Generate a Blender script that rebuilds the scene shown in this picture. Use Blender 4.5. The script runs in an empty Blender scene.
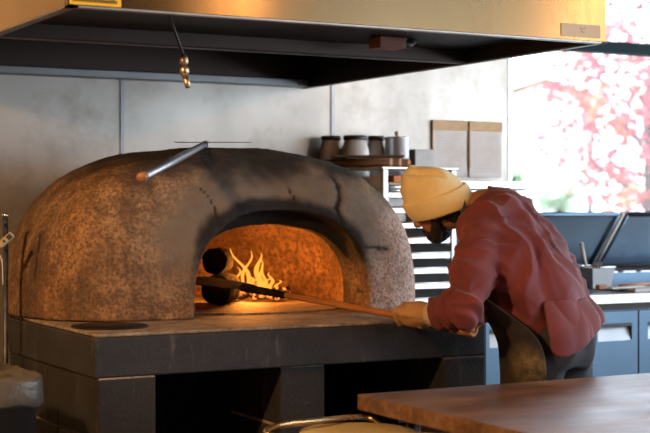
import bpy, bmesh, math, random
from mathutils import Vector, Matrix, noise
from mathutils.bvhtree import BVHTree
random.seed(7)
C = bpy.context.scene.collection
PI = math.pi
V = Vector
EYE = 1.40
CAM = V((-1.52, -4.274, EYE)); RGT = V((.877, -.48, 0)); FWD = V((.48, .877, 0)); UP = V((0, 0, 1))
FPX = 1435.0

def W(px, py, zc):                     # a point seen at px,py at distance zc in front of the camera
    return CAM + RGT*((px-325)/FPX*zc) + FWD*zc + UP*((205-py)/FPX*zc)
def cv(r, u, d):                       # direction: right, up, away
    return (RGT*r + UP*u + FWD*d).normalized()

# ------------------------------------------------------------------ materials
class NT:
    def __init__(s, name):
        s.m = bpy.data.materials.new(name); s.m.use_nodes = True
        s.t = s.m.node_tree; s.n = s.t.nodes; s.n.clear()
        s.out = s.n.new('ShaderNodeOutputMaterial')
        s.co = s.n.new('ShaderNodeTexCoord')
    def new(s, typ, **kw):
        nd = s.n.new(typ)
        for k, v in kw.items():
            if k in nd.inputs.keys(): nd.inputs[k].default_value = v
            else: setattr(nd, k, v)
        return nd
    def link(s, a, b): s.t.links.new(a, b)
    def coords(s, scale=(1, 1, 1)):
        mp = s.new('ShaderNodeMapping'); mp.inputs['Scale'].default_value = scale
        s.link(s.co.outputs['Object'], mp.inputs['Vector']); return mp.outputs[0]
    def noise(s, scale, detail=5, rough=.6, stretch=(1, 1, 1)):
        nd = s.new('ShaderNodeTexNoise', Scale=scale, Detail=detail, Roughness=rough)
        s.link(s.coords(stretch), nd.inputs['Vector']); return nd.outputs['Fac']
    def ramp(s, fac, stops):
        r = s.new('ShaderNodeValToRGB'); e = r.color_ramp.elements
        while len(e) < len(stops): e.new(.5)
        for i, (p, c) in enumerate(stops):
            e[i].position = p; e[i].color = (c[0], c[1], c[2], 1) if hasattr(c, '__len__') else (c, c, c, 1)
        s.link(fac, r.inputs[0]); return r.outputs[0]
    def mix(s, fac, a, b, typ='MIX'):
        m = s.new('ShaderNodeMix', data_type='RGBA', blend_type=typ)
        for sock, v in ((m.inputs[0], fac), (m.inputs[6], a), (m.inputs[7], b)):
            if hasattr(v, 'is_linked') or hasattr(v, 'links'): s.link(v, sock)
            elif hasattr(v, '__len__'): sock.default_value = (v[0], v[1], v[2], 1)
            else: sock.default_value = v
        return m.outputs[2]
    def math(s, op, a, b=0.0, clamp=False):
        m = s.new('ShaderNodeMath', operation=op); m.use_clamp = clamp
        for sock, v in ((m.inputs[0], a), (m.inputs[1], b)):
            if hasattr(v, 'links'): s.link(v, sock)
            else: sock.default_value = v
        return m.outputs[0]
    def attr(s, name):
        a = s.new('ShaderNodeAttribute'); a.attribute_name = name; return a.outputs['Fac']
    def finish(s, col, rough=.5, metal=0, bump=None, bstr=.3, bdist=.01, **kw):
        p = s.new('ShaderNodeBsdfPrincipled')
        for sock, v in ((p.inputs['Base Color'], col), (p.inputs['Roughness'], rough), (p.inputs['Metallic'], metal)):
            if hasattr(v, 'links'): s.link(v, sock)
            elif hasattr(v, '__len__'): sock.default_value = (v[0], v[1], v[2], 1)
            else: sock.default_value = v
        for k, v in kw.items(): p.inputs[k.replace('_', ' ')].default_value = v
        if bump is not None:
            b = s.new('ShaderNodeBump'); b.inputs['Strength'].default_value = bstr; b.inputs['Distance'].default_value = bdist
            s.link(bump, b.inputs['Height']); s.link(b.outputs[0], p.inputs['Normal'])
        s.link(p.outputs[0], s.out.inputs[0]); s.p = p
        return s.m

M = {}
def simple(name, c1, c2=None, scale=8, rough=.5, metal=0, stretch=(1, 1, 1), bstr=0, bscale=None, lo=.35, hi=.65, bdist=.01, **kw):
    t = NT(name); c2 = c2 or tuple(x*.75 for x in c1)
    n = t.noise(scale, stretch=stretch)
    col = t.ramp(n, [(lo, c2), (hi, c1)])
    bump = t.noise(bscale or scale*4, stretch=stretch) if bstr else None
    M[name] = t.finish(col, rough, metal, bump, bstr, bdist, **kw)
    return M[name]

def steel(name, c, rough=.28, smudge=.12, stretch=(1, 1, 1), scale=1.6, bstr=.0, bscale=3, bdist=.02, dirt=0, dcol=(.2, .13, .08)):
    t = NT(name)
    n = t.noise(scale, 6, .62, stretch); n2 = t.noise(scale*14, 3, .5, (1, 1, .15))
    r = t.math('ADD', t.math('MULTIPLY', n, smudge*2), rough-smudge)
    r = t.math('ADD', r, t.math('MULTIPLY', n2, .06), True)
    col = t.mix(n, c, tuple(x*.78 for x in c))
    met = 1.0
    if dirt:
        f = t.ramp(t.noise(scale*2.3, 7, .7), [(.5, 0), (.5+dirt, 1)])
        col = t.mix(t.math('MULTIPLY', f, .45), col, dcol)
    M[name] = t.finish(col, r, met, t.noise(bscale, 3, .5, stretch) if bstr else None, bstr, bdist)

steel('wall_steel', (.62, .595, .555), .50, .16, bstr=.5, bscale=2.2, bdist=.012, dirt=.25)
steel('hood_steel', (.24, .165, .085), .22, .08, (1, 1, .35), 2.5, bstr=.1, bscale=6, bdist=.004)
for nd_ in M['hood_steel'].node_tree.nodes:
    if nd_.type == 'BSDF_PRINCIPLED':
        nd_.inputs['Anisotropic'].default_value = .8; tg = M['hood_steel'].node_tree.nodes.new('ShaderNodeTangent'); tg.direction_type = 'RADIAL'; tg.axis = 'Z'; M['hood_steel'].node_tree.links.new(tg.outputs[0], nd_.inputs['Tangent']); nd_.inputs['Anisotropic Rotation'].default_value = .25
steel('dark_steel', (.05, .045, .044), .5, .1)
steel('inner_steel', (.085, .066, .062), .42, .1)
steel('bright_steel', (.78, .79, .8), .25, .06)
steel('worn_steel', (.34, .36, .38), .4, .1, scale=8)
steel('chrome', (.34, .34, .35), .2, .04)
steel('pan_steel', (.82, .82, .82), .38, .1, scale=8)
steel('peel_steel', (.45, .45, .48), .42, .1, scale=20)
steel('old_brass', (.55, .46, .33), .4, .1, scale=20)
steel('fridge_steel', (.115, .18, .25), .4, .08, scale=2)
steel('lid_steel', (.33, .42, .50), .42, .1, scale=3, bstr=.1, bscale=5)
steel('gold_tube', (.68, .55, .30), .25, .06, scale=20)
simple('black_metal', (.02, .02, .022), rough=.45)
simple('dark_void', (.015, .015, .017), rough=.8)
simple('black_plastic', (.02, .021, .023), rough=.4)
simple('bin_plastic', (.018, .018, .02), rough=.5)
simple('grey_plastic', (.42, .37, .27), rough=.5)
simple('pole_metal', (.10, .11, .13), (.05, .05, .06), 30, .45, .6)
simple('white_plastic', (.75, .75, .72), rough=.4)
simple('red_clay', (.3, .12, .09), rough=.6)
simple('yellow_print', (.85, .62, .02), (.75, .5, .02), 5, .45)
simple('plate_tan', (.68, .55, .38), (.6, .48, .32), 5, .5)
simple('paper', (.93, .90, .87), (.86, .76, .68), 12, .9, lo=.3, hi=.6)
simple('stained_paper', (.85, .62, .38), (.7, .46, .25), 20, .8)
simple('ink', (.76, .69, .65), rough=.9)
simple('plastic_bag', (.13, .12, .10), (.08, .075, .065), 6, .35, bstr=.6, bscale=14)
simple('glass_jar', (.80, .79, .77), (.68, .64, .60), 6, .18)
simple('flour_jar', (.82, .74, .64), (.72, .62, .5), 6, .25)
simple('wood', (.42, .22, .10), (.27, .12, .05), 6, .5, stretch=(1, 1, 12), bstr=.1, bscale=20)
simple('end_grain', (.70, .50, .32), (.5, .32, .18), 30, .7)
simple('board_wood', (.26, .15, .09), (.17, .09, .05), 8, .6, stretch=(8, 1, 1))
simple('peel_wood', (.52, .22, .07), (.36, .13, .04), 10, .38, stretch=(1, 1, 1), bstr=.1)
simple('orange_box', (.85, .25, .06), rough=.5); simple('pink_box', (.75, .04, .18), rough=.5)
simple('cream', (.78, .66, .45), (.7, .55, .35), 9, .7)
simple('cutting_board', (.72, .72, .70), (.6, .6, .6), 9, .5)
simple('char', (.025, .02, .018), (.01, .009, .008), 18, 1.0, bstr=1, bscale=45, bdist=.02, Specular_IOR_Level=.1)
simple('seat_yellow', (.62, .50, .27), (.52, .42, .22), 6, .4)
simple('skin', (.42, .20, .10), (.34, .15, .07), 25, .5, bstr=.08, bscale=80)
simple('glove', (.50, .29, .13), (.40, .22, .09), 18, .65, bstr=.25, bscale=60)
simple('cuff_knit', (.58, .48, .38), (.45, .36, .28), 40, .9)
simple('hair', (.022, .015, .012), (.01, .008, .007), 60, .7, bstr=1, bscale=140)
simple('eye', (.5, .48, .45), rough=.2)
simple('knit', (.92, .78, .42), (.84, .68, .33), 10, .95, bstr=.3, bscale=160, bdist=.003, Sheen_Weight=.3)
simple('shirt', (.20, .038, .043), (.13, .027, .034), 5, .8, bstr=.25, bscale=18, bdist=.006, Sheen_Weight=.15)
simple('trousers', (.042, .048, .06), (.026, .03, .038), 6, .85, stretch=(1, 1, .3), bstr=.3, bscale=12)
simple('strap', (.05, .06, .09), rough=.8)
simple('shoe', (.02, .02, .02), rough=.5)
simple('floor_tile', (.16, .13, .11), (.09, .075, .065), 3, .45, bstr=.1)
simple('ceiling_paint', (.20, .135, .085), (.16, .105, .065), 1.2, .8)
simple('brick_paint', (.30, .20, .14), (.22, .14, .10), 2, .8)
simple('frame_black', (.012, .03, .04), rough=.8, Specular_IOR_Level=.2)
simple('house_wall', (.85, .84, .82), (.8, .79, .77), 3, .9)
simple('house_roof', (.22, .09, .05), (.2, .08, .05), 3, .9)
simple('house_glass', (.35, .38, .42), rough=.3)
simple('bark', (.08, .04, .035), rough=.9)
simple('ground_pale', (.62, .58, .5), (.42, .46, .3), .6, .95)
simple('bush', (.35, .45, .25), (.22, .34, .16), 5, .9)

def apron_mat():
    t = NT('apron')
    f = t.ramp(t.noise(9, 7, .7), [(.52, 0), (.72, 1)])
    col = t.mix(t.noise(4), (.013, .012, .012), (.026, .022, .02))
    d = t.attr('flour')
    f2 = t.math('MULTIPLY', d, t.ramp(t.noise(22, 7, .75), [(.38, .12), (.66, 1)]))
    col = t.mix(t.math('MULTIPLY', f, .25), col, (.16, .12, .08))
    col = t.mix(f2, col, (.26, .20, .10))
    M['apron'] = t.finish(col, .9, 0, t.noise(14), .3, .008)
apron_mat()

def maple_mat():
    t = NT('maple_leaf')
    col = t.ramp(t.noise(.9, 3), [(.35, (.42, .03, .05)), (.5, (.55, .08, .10)), (.66, (.62, .18, .06))])
    M['maple_leaf'] = t.finish(col, .8)
maple_mat()

def pane_mat():
    t = NT('window_glass')
    tr = t.new('ShaderNodeBsdfTransparent'); tr.inputs[0].default_value = (.97, .98, .98, 1)
    gl = t.new('ShaderNodeBsdfGlossy'); gl.inputs['Roughness'].default_value = .02
    fr = t.new('ShaderNodeFresnel'); fr.inputs[0].default_value = 1.3
    mx = t.new('ShaderNodeMixShader'); t.link(fr.outputs[0], mx.inputs[0]); t.link(tr.outputs[0], mx.inputs[1]); t.link(gl.outputs[0], mx.inputs[2])
    t.link(mx.outputs[0], t.out.inputs[0]); M['window_glass'] = t.m
pane_mat()

def oven_mat():
    t = NT('oven_clay')
    n1 = t.noise(3.2, 8, .68); n2 = t.noise(13, 6, .7); n3 = t.noise(75, 4, .75)
    col = t.ramp(n1, [(.30, (.19, .095, .04)), (.48, (.38, .21, .095)), (.66, (.52, .34, .18))])
    col = t.mix(t.ramp(n2, [(.36, .75), (.58, 0)]), col, (.12, .07, .04))
    col = t.mix(t.ramp(n3, [(.42, .75), (.54, 0)]), col, (.09, .05, .035))
    col = t.mix(t.ramp(n3, [(.58, 0), (.72, .6)]), col, (.60, .44, .32))
    # streaky run marks
    ns = t.noise(5, 5, .6, (1.6, 1.6, .35))
    col = t.mix(t.ramp(ns, [(.46, 0), (.62, .7)]), col, (.075, .048, .034))
    rough_patch = t.attr('pale_pier'); col = t.mix(t.math('MULTIPLY', rough_patch, t.ramp(n2, [(.3, .45), (.55, 1)])), col, (.66, .46, .37))
    col = t.mix(t.math('MULTIPLY', rough_patch, t.ramp(n3, [(.42, .75), (.55, 0)])), col, (.16, .085, .065))
    g = t.attr('smoke'); col = t.mix(g, col, t.mix(n2, (.13, .112, .095), (.24, .205, .17)))
    s = t.attr('soot'); col = t.mix(s, col, (.009, .008, .008))
    col = t.mix(t.attr('crack'), col, (.01, .008, .006))
    h = t.math('ADD', t.math('MULTIPLY', n2, .6), t.math('MULTIPLY', n3, .5))
    M['oven_clay'] = t.finish(col, .82, 0, h, .8, .012)
    t = NT('chamber_clay')
    n1 = t.noise(7, 8, .7); n3 = t.noise(50, 4, .7)
    col = t.ramp(n1, [(.3, (.22, .12, .07)), (.7, (.48, .30, .17))])
    col = t.mix(t.ramp(n3, [(.42, .85), (.55, 0)]), col, (.09, .05, .03))
    col = t.mix(t.ramp(t.noise(4.5, 7, .7), [(.42, .75), (.6, 0)]), col, (.08, .045, .03))
    M['chamber_clay'] = t.finish(col, .9, 0, n3, .5, .01)
oven_mat()

def block_mat(name, ca, cb, speck):
    t = NT(name)
    n1 = t.noise(5, 8, .7); n3 = t.noise(70, 5, .75); n4 = t.noise(13, 8, .75, (1, 1, .25))
    col = t.ramp(n1, [(.3, ca), (.7, cb)])
    col = t.mix(t.ramp(n3, [(.58, 0), (.75, .4)]), col, speck)
    col = t.mix(t.ramp(n4, [(.57, 0), (.66, .35)]), col, speck)
    col = t.mix(t.attr('joint'), col, (.22, .17, .12))
    M[name] = t.finish(col, .6, 0, n3, .5, .006, Specular_IOR_Level=.25)
block_mat('base_block', (.016, .016, .018), (.036, .035, .037), (.19, .17, .15))
block_mat('slab_dark', (.020, .021, .025), (.046, .048, .056), (.18, .17, .17))

def hearth_mat():
    t = NT('hearth_stone')
    n1 = t.noise(6, 8, .7); n3 = t.noise(45, 5, .7)
    col = t.ramp(n1, [(.35, (.16, .12, .085)), (.6, (.42, .34, .26))])
    col = t.mix(t.ramp(n3, [(.4, .6), (.55, 0)]), col, (.08, .06, .045))
    M['hearth_stone'] = t.finish(col, .7, 0, n3, .4, .006)
hearth_mat()

def table_mat():
    t = NT('table_wood')
    n = t.noise(2.2, 6, .6, (.5, 3, 3)); n2 = t.noise(9, 7, .65, (.35, 5, 5)); n4 = t.noise(2.6, 5, .6)
    col = t.ramp(n, [(.35, (.085, .04, .02)), (.65, (.27, .14, .07))])
    col = t.mix(t.ramp(n2, [(.4, .8), (.58, 0)]), col, (.06, .03, .018))
    col = t.mix(t.ramp(n4, [(.46, 0), (.68, .45)]), col, (.42, .30, .22))
    r = t.ramp(n4, [(.3, .30), (.7, .50)])
    M['table_wood'] = t.finish(col, r, 0, n2, .08, .004)
table_mat()

def emit(name, col, strength, ramp=None):
    t = NT(name); e = t.new('ShaderNodeEmission'); e.inputs[0].default_value = (*col, 1); e.inputs[1].default_value = strength
    if ramp: t.link(t.ramp(t.attr('heat'), ramp), e.inputs[0])
    if name == 'flame_light':
        tr = t.new('ShaderNodeBsdfTransparent'); mx = t.new('ShaderNodeMixShader')
        lw = t.new('ShaderNodeLayerWeight'); lw.inputs[0].default_value = .35
        f = t.math('SUBTRACT', 1.0, lw.outputs['Facing'], True)
        t.link(t.math('MULTIPLY', f, t.ramp(t.attr('heat'), [(0, .65), (.6, .6), (1, .25)])), mx.inputs[0])
        t.link(tr.outputs[0], mx.inputs[1]); t.link(e.outputs[0], mx.inputs[2]); t.link(mx.outputs[0], t.out.inputs[0])
    else: t.link(e.outputs[0], t.out.inputs[0])
    M[name] = t.m
emit('flame_light', (1, .4, .06), 1.7, [(0, (1, .36, .04)), (.35, (1, .19, .012)), (1, (1, .08, .003))])
emit('lamp_glow', (1, .72, .38), 60)
def ember_mat():
    t = NT('ember')
    f = t.ramp(t.noise(38, 5, .7), [(.52, 0), (.62, 1)])
    p = t.new('ShaderNodeBsdfPrincipled'); p.inputs['Base Color'].default_value = (.03, .02, .018, 1); p.inputs['Roughness'].default_value = .9
    p.inputs['Emission Color'].default_value = (1, .22, .03, 1); t.link(t.math('MULTIPLY', f, 3.0), p.inputs['Emission Strength'])
    t.link(p.outputs[0], t.out.inputs[0]); M['ember'] = t.m
ember_mat()

# ------------------------------------------------------------------ mesh builder
def frame_of(t, hint=None):
    t = t.normalized(); h = hint or (V((0, 0, 1)) if abs(t.z) < .9 else V((1, 0, 0)))
    x = (h - t*h.dot(t)).normalized(); return x, t.cross(x)
class MB:
    def __init__(s): s.v = []; s.f = []; s.sm = []; s.at = {}
    def add(s, vs, fs, smooth=False):
        o = len(s.v); s.v += [V(x) for x in vs]; s.f += [[i+o for i in f] for f in fs]; s.sm += [smooth]*len(fs); return s
    def box(s, a, b, M4=None):
        x0, y0, z0 = a; x1, y1, z1 = b
        vs = [V(p) for p in ((x0,y0,z0),(x1,y0,z0),(x1,y1,z0),(x0,y1,z0),(x0,y0,z1),(x1,y0,z1),(x1,y1,z1),(x0,y1,z1))]
        if M4: vs = [M4 @ v for v in vs]
        return s.add(vs, [(0,3,2,1),(4,5,6,7),(0,1,5,4),(1,2,6,5),(2,3,7,6),(3,0,4,7)])
    def prism(s, poly, z0, z1):
        n = len(poly); vs = [V((p[0], p[1], z0)) for p in poly] + [V((p[0], p[1], z1)) for p in poly]
        return s.add(vs, [list(range(n))[::-1], list(range(n, 2*n))] + [(i, (i+1) % n, n+(i+1) % n, n+i) for i in range(n)])
    def obox(s, c, ax, ay, az):      # oriented box, half-axis vectors
        c = V(c); vs = [c + ax*i + ay*j + az*k for k in (-1, 1) for (i, j) in ((-1,-1),(1,-1),(1,1),(-1,1))]
        return s.add(vs, [(0,3,2,1),(4,5,6,7),(0,1,5,4),(1,2,6,5),(2,3,7,6),(3,0,4,7)])
    def rings(s, rings, caps=True, smooth=True):   # rings: lists of equal length
        n = len(rings[0]); vs = [p for r in rings for p in r]; fs = []
        for k in range(len(rings)-1):
            for i in range(n):
                j = (i+1) % n; fs.append((k*n+i, k*n+j, (k+1)*n+j, (k+1)*n+i))
        if caps: fs.append(list(range(n))[::-1]); fs.append([(len(rings)-1)*n+i for i in range(n)])
        return s.add(vs, fs, smooth)
    def tube(s, pts, r, n=12, smooth=True, hint=None, caps=True):
        pts = [V(p) for p in pts]; rs = r if hasattr(r, '__len__') else [r]*len(pts); out = []
        x = None
        for i, p in enumerate(pts):
            t = (pts[min(i+1, len(pts)-1)] - pts[max(i-1, 0)]).normalized()
            x, y = frame_of(t, x or hint)
            out.append([p + (x*math.cos(a*2*PI/n) + y*math.sin(a*2*PI/n))*rs[i] for a in range(n)])
        return s.rings(out, caps, smooth)
    def ell(s, c, ax, ay, az, n=16, m=10):   # ellipsoid by half axes
        c = V(c); rs = []
        for k in range(1, m):
            ph = -PI/2 + PI*k/m; rs.append([c + az*math.sin(ph) + (ax*math.cos(2*PI*i/n) + ay*math.sin(2*PI*i/n))*math.cos(ph) for i in range(n)])
        o = len(s.v); s.rings(rs, False)
        b = len(s.v); s.v += [c-az, c+az]
        for i in range(n):
            s.f.append([b, o+(i+1) % n, o+i]); s.f.append([b+1, o+(m-2)*n+i, o+(m-2)*n+(i+1) % n]); s.sm += [True, True]
        return s
    def ball(s, c, r, n=14, m=8): return s.ell(c, V((r,0,0)), V((0,r,0)), V((0,0,r)), n, m)
    def chain(s, pts, rs, n=14):             # capsule chain for fusing
        pts = [V(p) for p in pts]
        for i in range(len(pts)-1): s.tube([pts[i], pts[i+1]], [rs[i], rs[i+1]], n)
        for p, r in zip(pts, rs): s.ball(p, r)
        return s
    def loft(s, secs, L, n=28, e=2.2, hollow=False):   # secs: (centre, a, b) ellipses, L = lateral hint
        rs = []
        for i, (c, a, b) in enumerate(secs):
            t = (secs[min(i+1, len(secs)-1)][0] - secs[max(i-1, 0)][0]).normalized()
            l, f = frame_of(t, L)
            ring = []
            for k in range(n):
                an = 2*PI*k/n; cx, sx = math.cos(an), math.sin(an)
                ring.append(c + l*a*math.copysign(abs(cx)**(2/e), cx) + f*b*math.copysign(abs(sx)**(2/e), sx))
            rs.append(ring)
        return s.rings(rs, not hollow)
    def lathe(s, c, prof, n=28, smooth=True, axis=UP):
        x, y = frame_of(axis); c = V(c)
        return s.rings([[c + axis*z + (x*math.cos(2*PI*i/n) + y*math.sin(2*PI*i/n))*max(r, 1e-4) for i in range(n)] for r, z in prof], True, smooth)
    def mesh(s, name):
        me = bpy.data.meshes.new(name); me.from_pydata([tuple(v) for v in s.v], [], s.f)
        me.polygons.foreach_set('use_smooth', s.sm); me.update(); return me

WLOC = {}
def finalize(name, me, mat, parent=None, bevel=0, seg=2, label=None, fixn=True, loc=None, auto=None):
    if fixn:
        bm = bmesh.new(); bm.from_mesh(me); bmesh.ops.recalc_face_normals(bm, faces=bm.faces); bm.to_mesh(me); bm.free()
    o = bpy.data.objects.new(name, me); C.objects.link(o); me.name = name
    if parent is not None:
        o.parent = parent; org = WLOC[parent.name]
    else:
        if loc is None:
            xs = [v.co for v in me.vertices]
            mn = V([min(p[i] for p in xs) for i in range(3)]); mx = V([max(p[i] for p in xs) for i in range(3)])
            loc = V(((mn.x+mx.x)/2, (mn.y+mx.y)/2, mn.z))
        org = V(loc); o.location = org
    WLOC[o.name] = V(org)
    me.transform(Matrix.Translation(-org)); me.update()
    for m in (mat if isinstance(mat, (list, tuple)) else [mat]): me.materials.append(M[m])
    if bevel:
        b = o.modifiers.new('bevel', 'BEVEL'); b.width = bevel; b.segments = seg; b.limit_method = 'ANGLE'; b.angle_limit = .6
        b.harden_normals = False
    if label: o['label'] = label
    return o
def obj(name, mb, mat, parent=None, **kw): return finalize(name, mb.mesh(name), mat, parent, **kw)
def tag(o, label, cat, group=None, kind=None):
    o['label'] = label; o['category'] = cat
    if group: o['group'] = group
    if kind: o['kind'] = kind
    return o
def thing(name, loc, label, cat, group=None):
    o = bpy.data.objects.new(name, None); C.objects.link(o); o.location = loc; o.empty_display_size = .1
    WLOC[o.name] = V(loc); return tag(o, label, cat, group)
def struct(name, mb, mat, parent=None, **kw):
    o = obj(name, mb, mat, parent, **kw)
    if parent is None: o['kind'] = 'structure'
    return o
def copy_tree(o, parent=None):
    c = o.copy(); C.objects.link(c)
    if parent is not None: c.parent = parent
    for ch in list(o.children): copy_tree(ch, c)
    return c
def evaluated(me, mods):
    o = bpy.data.objects.new('tmp', me); C.objects.link(o)
    for typ, kw in mods:
        m = o.modifiers.new('m', typ)
        for k, v in kw.items(): setattr(m, k, v)
    bpy.context.view_layer.update()
    dg = bpy.context.evaluated_depsgraph_get()
    r = bpy.data.meshes.new_from_object(o.evaluated_get(dg)); bpy.data.objects.remove(o)
    return r
def fuse(mb, voxel, smooth=6, fac=.5):
    me = mb.mesh('tmp')
    bm = bmesh.new(); bm.from_mesh(me); bmesh.ops.recalc_face_normals(bm, faces=bm.faces); bm.to_mesh(me); bm.free()
    r = evaluated(me, [('REMESH', dict(mode='VOXEL', voxel_size=voxel, use_smooth_shade=True)), ('SMOOTH', dict(iterations=smooth, factor=fac))])
    return r
def displace(me, fn):
    me.update(); ns = [v.normal.copy() for v in me.vertices]
    for v, n in zip(me.vertices, ns): v.co += n*fn(v.co, n)
    me.update()
def setattr_mesh(me, name, fn):
    a = me.attributes.new(name, 'FLOAT', 'POINT')
    for i, v in enumerate(me.vertices): a.data[i].value = fn(v.co, v.normal)
def sstep(a, b, x):
    t = min(1, max(0, (x-a)/(b-a))); return t*t*(3-2*t)

# ------------------------------------------------------------------ room shell
WY = 1.70
struct('floor', MB().box((-3.2, -8.2, -.1), (5.75, 2.0, 0)), 'floor_tile')
struct('ceiling', MB().box((-3.2, -8.2, 3.3), (5.75, 2.0, 3.4)), 'ceiling_paint')
struct('wall_left', MB().box((-3.2, -8.2, 0), (-3.0, WY+.12, 3.3)), 'brick_paint')
wb = struct('wall_back', MB().box((-3.0, WY, 0), (2.83, WY+.12, 3.3)), 'wall_steel')
for x in (-1.45, -.37, .73, 1.79):
    obj('seam_strip', MB().box((x-.008, WY-.006, 0), (x+.008, WY+.001, 3.3)), 'worn_steel', wb)
obj('corner_trim', MB().box((2.815, WY-.004, 0), (2.835, WY+.12, 3.3)), 'bright_steel', wb)
struct('wall_back_right', MB().box((2.836, WY, 0), (5.6, WY+.12, 1.1)).box((2.836, WY, 3.0), (5.6, WY+.12, 3.3)), 'brick_paint')
w1 = struct('window_1', MB().box((2.836, WY+.02, 2.215), (5.6, WY+.10, 2.275)).box((2.836, WY+.02, 1.1), (5.6, WY+.12, 1.14))
       .box((2.836, WY+.02, 2.95), (5.6, WY+.10, 3.0)).box((4.26, WY+.0, 1.14), (4.36, WY+.10, 2.95)), 'frame_black')
obj('pane', MB().box((2.84, WY+.055, 1.14), (5.6, WY+.061, 2.95)), 'window_glass', w1)
# right wall: glazed
struct('wall_right', MB().box((5.6, -8.2, 0), (5.75, 1.82, .6)).box((5.6, -8.2, 2.9), (5.75, 1.82, 3.3)), 'brick_paint')
struct('window_2', MB().box((5.63, -8.2, .6), (5.7, 1.82, .66)).box((5.63, -8.2, 2.84), (5.7, 1.82, 2.9))
       .box((5.63, .2, .66), (5.7, .28, 2.84)).box((5.63, -2.0, .66), (5.7, -1.92, 2.84)).box((5.63, -4.2, .66), (5.7, -4.12, 2.84)).box((5.63, -6.2, .66), (5.7, -6.12, 2.84)), 'frame_black')
FX = 4.3
struct('wall_front', MB().box((-3.2, -8.2, 0), (FX, -8.0, 3.3)).box((FX, -8.2, 0), (5.6, -8.0, .5)).box((FX, -8.2, 2.9), (5.6, -8.0, 3.3)), 'brick_paint')
struct('window_3', MB().box((FX, -8.12, .5), (5.6, -8.06, .56)).box((FX, -8.12, 2.84), (5.6, -8.06, 2.9)).box((4.7, -8.12, .56), (4.78, -8.06, 2.84)), 'frame_black')

# ------------------------------------------------------------------ oven base
BT = .995; SB = .857; BW = 1.48
poly = [(0, 0), (BW, 0), (BW+.12, .45), (BW+.12, 1.05), (1.45, 1.40), (1.0, 1.68), (.45, 1.65), (.10, 1.30), (0, .93)]
base = thing('block_plinth', (.74, .8, 0), 'black block plinth with open bays carrying the domed clay oven', 'plinth')
def joint_attr(o, lines):    # pale mortar lines on blocks at given axis values
    pass
def ins(p, d=.012):
    cx, cy = .74, .75; return [(cx+(x-cx)*(1-d), cy+(y-cy)*(1-d)) for x, y in p]
obj('concrete_slab', MB().prism(poly, SB, BT-.011), 'slab_dark', base, bevel=.006)
obj('hearth_top', MB().prism(ins(poly, .014), BT-.011, BT), 'hearth_stone', base, bevel=.004)
def course(x0, y0, x1, y1, name='block_pier', H=.20):
    k = 0; z = SB
    mb = MB()
    while z > .01:
        z0 = max(0, z-H+.004); mb.box((x0, y0, z0), (x1, y1, z-.004)); z -= H; k += 1
    o = obj(name, mb, 'base_block', base, bevel=.006)
    mo = MB().box((x0+.003, y0+.003, 0), (x1-.003, y1-.003, SB-.0005)); obj('mortar', mo, 'hearth_stone', o)
course(.012, .0, .205, .40)
course(.66, .02, .83, .42)
course(1.30, .0, 1.48, .42)
# left side courses of full blocks
mb = MB()
for k in range(5):
    z1 = SB-.2*k-.004; z0 = max(0.0, z1-.196)
    ys = [.404, .51, .93] if k % 2 == 0 else [.404, .70, .93]
    for a, b in zip(ys, ys[1:]): mb.box((.012, a, z0), (.19, b-.004, z1))
ow = obj('block_side_wall', mb, 'base_block', base, bevel=.005)
obj('mortar', MB().box((.015, .407, 0), (.187, .923, SB-.0005)), 'hearth_stone', ow)
obj('rear_wall', MB().prism([(.1, 1.26), (.02, .95), (.19, .93), (.3, 1.2), (.6, 1.45), (1.0, 1.45), (1.35, 1.25), (1.45, 1.0), (1.45, .5), (1.58, .5), (1.58, 1.04), (1.43, 1.38), (1.0, 1.65), (.46, 1.63)], 0, SB-.002), 'base_block', base)

# ------------------------------------------------------------------ oven dome
OC = V((.79, .85)); OR = .795; OD = .445; OH = .628
AX, AH, AHW = .875, .380, .355
def foot_r(ph, R, D, p=10):
    c = math.cos(ph)
    if c <= .05: return R
    return (R**-p + (D/c)**-p)**(-1/p)
def dome_mb(cx, cy, R, D, H, z0=BT, n=96, m=40, nn=2.5, mm=3.0):
    mb = MB(); rs = []
    for k in range(m+1):
        h = k/m; h = 1-(1-h)**2.2 if k else 0
        fr = (1-min(h, .99999)**mm)**(1/nn) if k < m else .02
        rs.append([V((cx + math.sin(a)*foot_r(a, R, D)*fr, cy - math.cos(a)*foot_r(a, R, D)*fr, z0+h*H)) for a in [2*PI*i/n for i in range(n)]])
    rs[0] = [V((p.x, p.y, z0+.0005)) for p in rs[0]]
    return mb.rings(rs, True)
def arch_mb(hw, h, y0, y1, cx=AX, n=26, e=2.9, z0=BT-.05):
    pts = [(cx-hw, z0)]
    for i in range(n+1):
        a = PI - PI*i/n; c, s_ = math.cos(a), math.sin(a)
        pts.append((cx + hw*math.copysign(abs(c)**(2/e), c), BT + h*(abs(s_)**(2/e))))
    pts.append((cx+hw, z0))
    return MB().rings([[V((x, y, z)) for x, z in pts] for y in (y0, y1)], True, False)
def to_obj(mb):
    me = mb.mesh('tmpb'); bm = bmesh.new(); bm.from_mesh(me); bmesh.ops.recalc_face_normals(bm, faces=bm.faces); bm.to_mesh(me); bm.free()
    o = bpy.data.objects.new('tmpb', me); C.objects.link(o); return o
cut1 = to_obj(arch_mb(AHW, AH, -.3, .535)); cut2 = to_obj(arch_mb(.352, .328, -.3, .9, cx=AX+.006, z0=BT-.05))
cut3 = to_obj(dome_mb(.80, 1.02, .60, .50, .50, z0=BT-.02))
d0 = dome_mb(OC.x, OC.y, OR, OD, OH)
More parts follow.
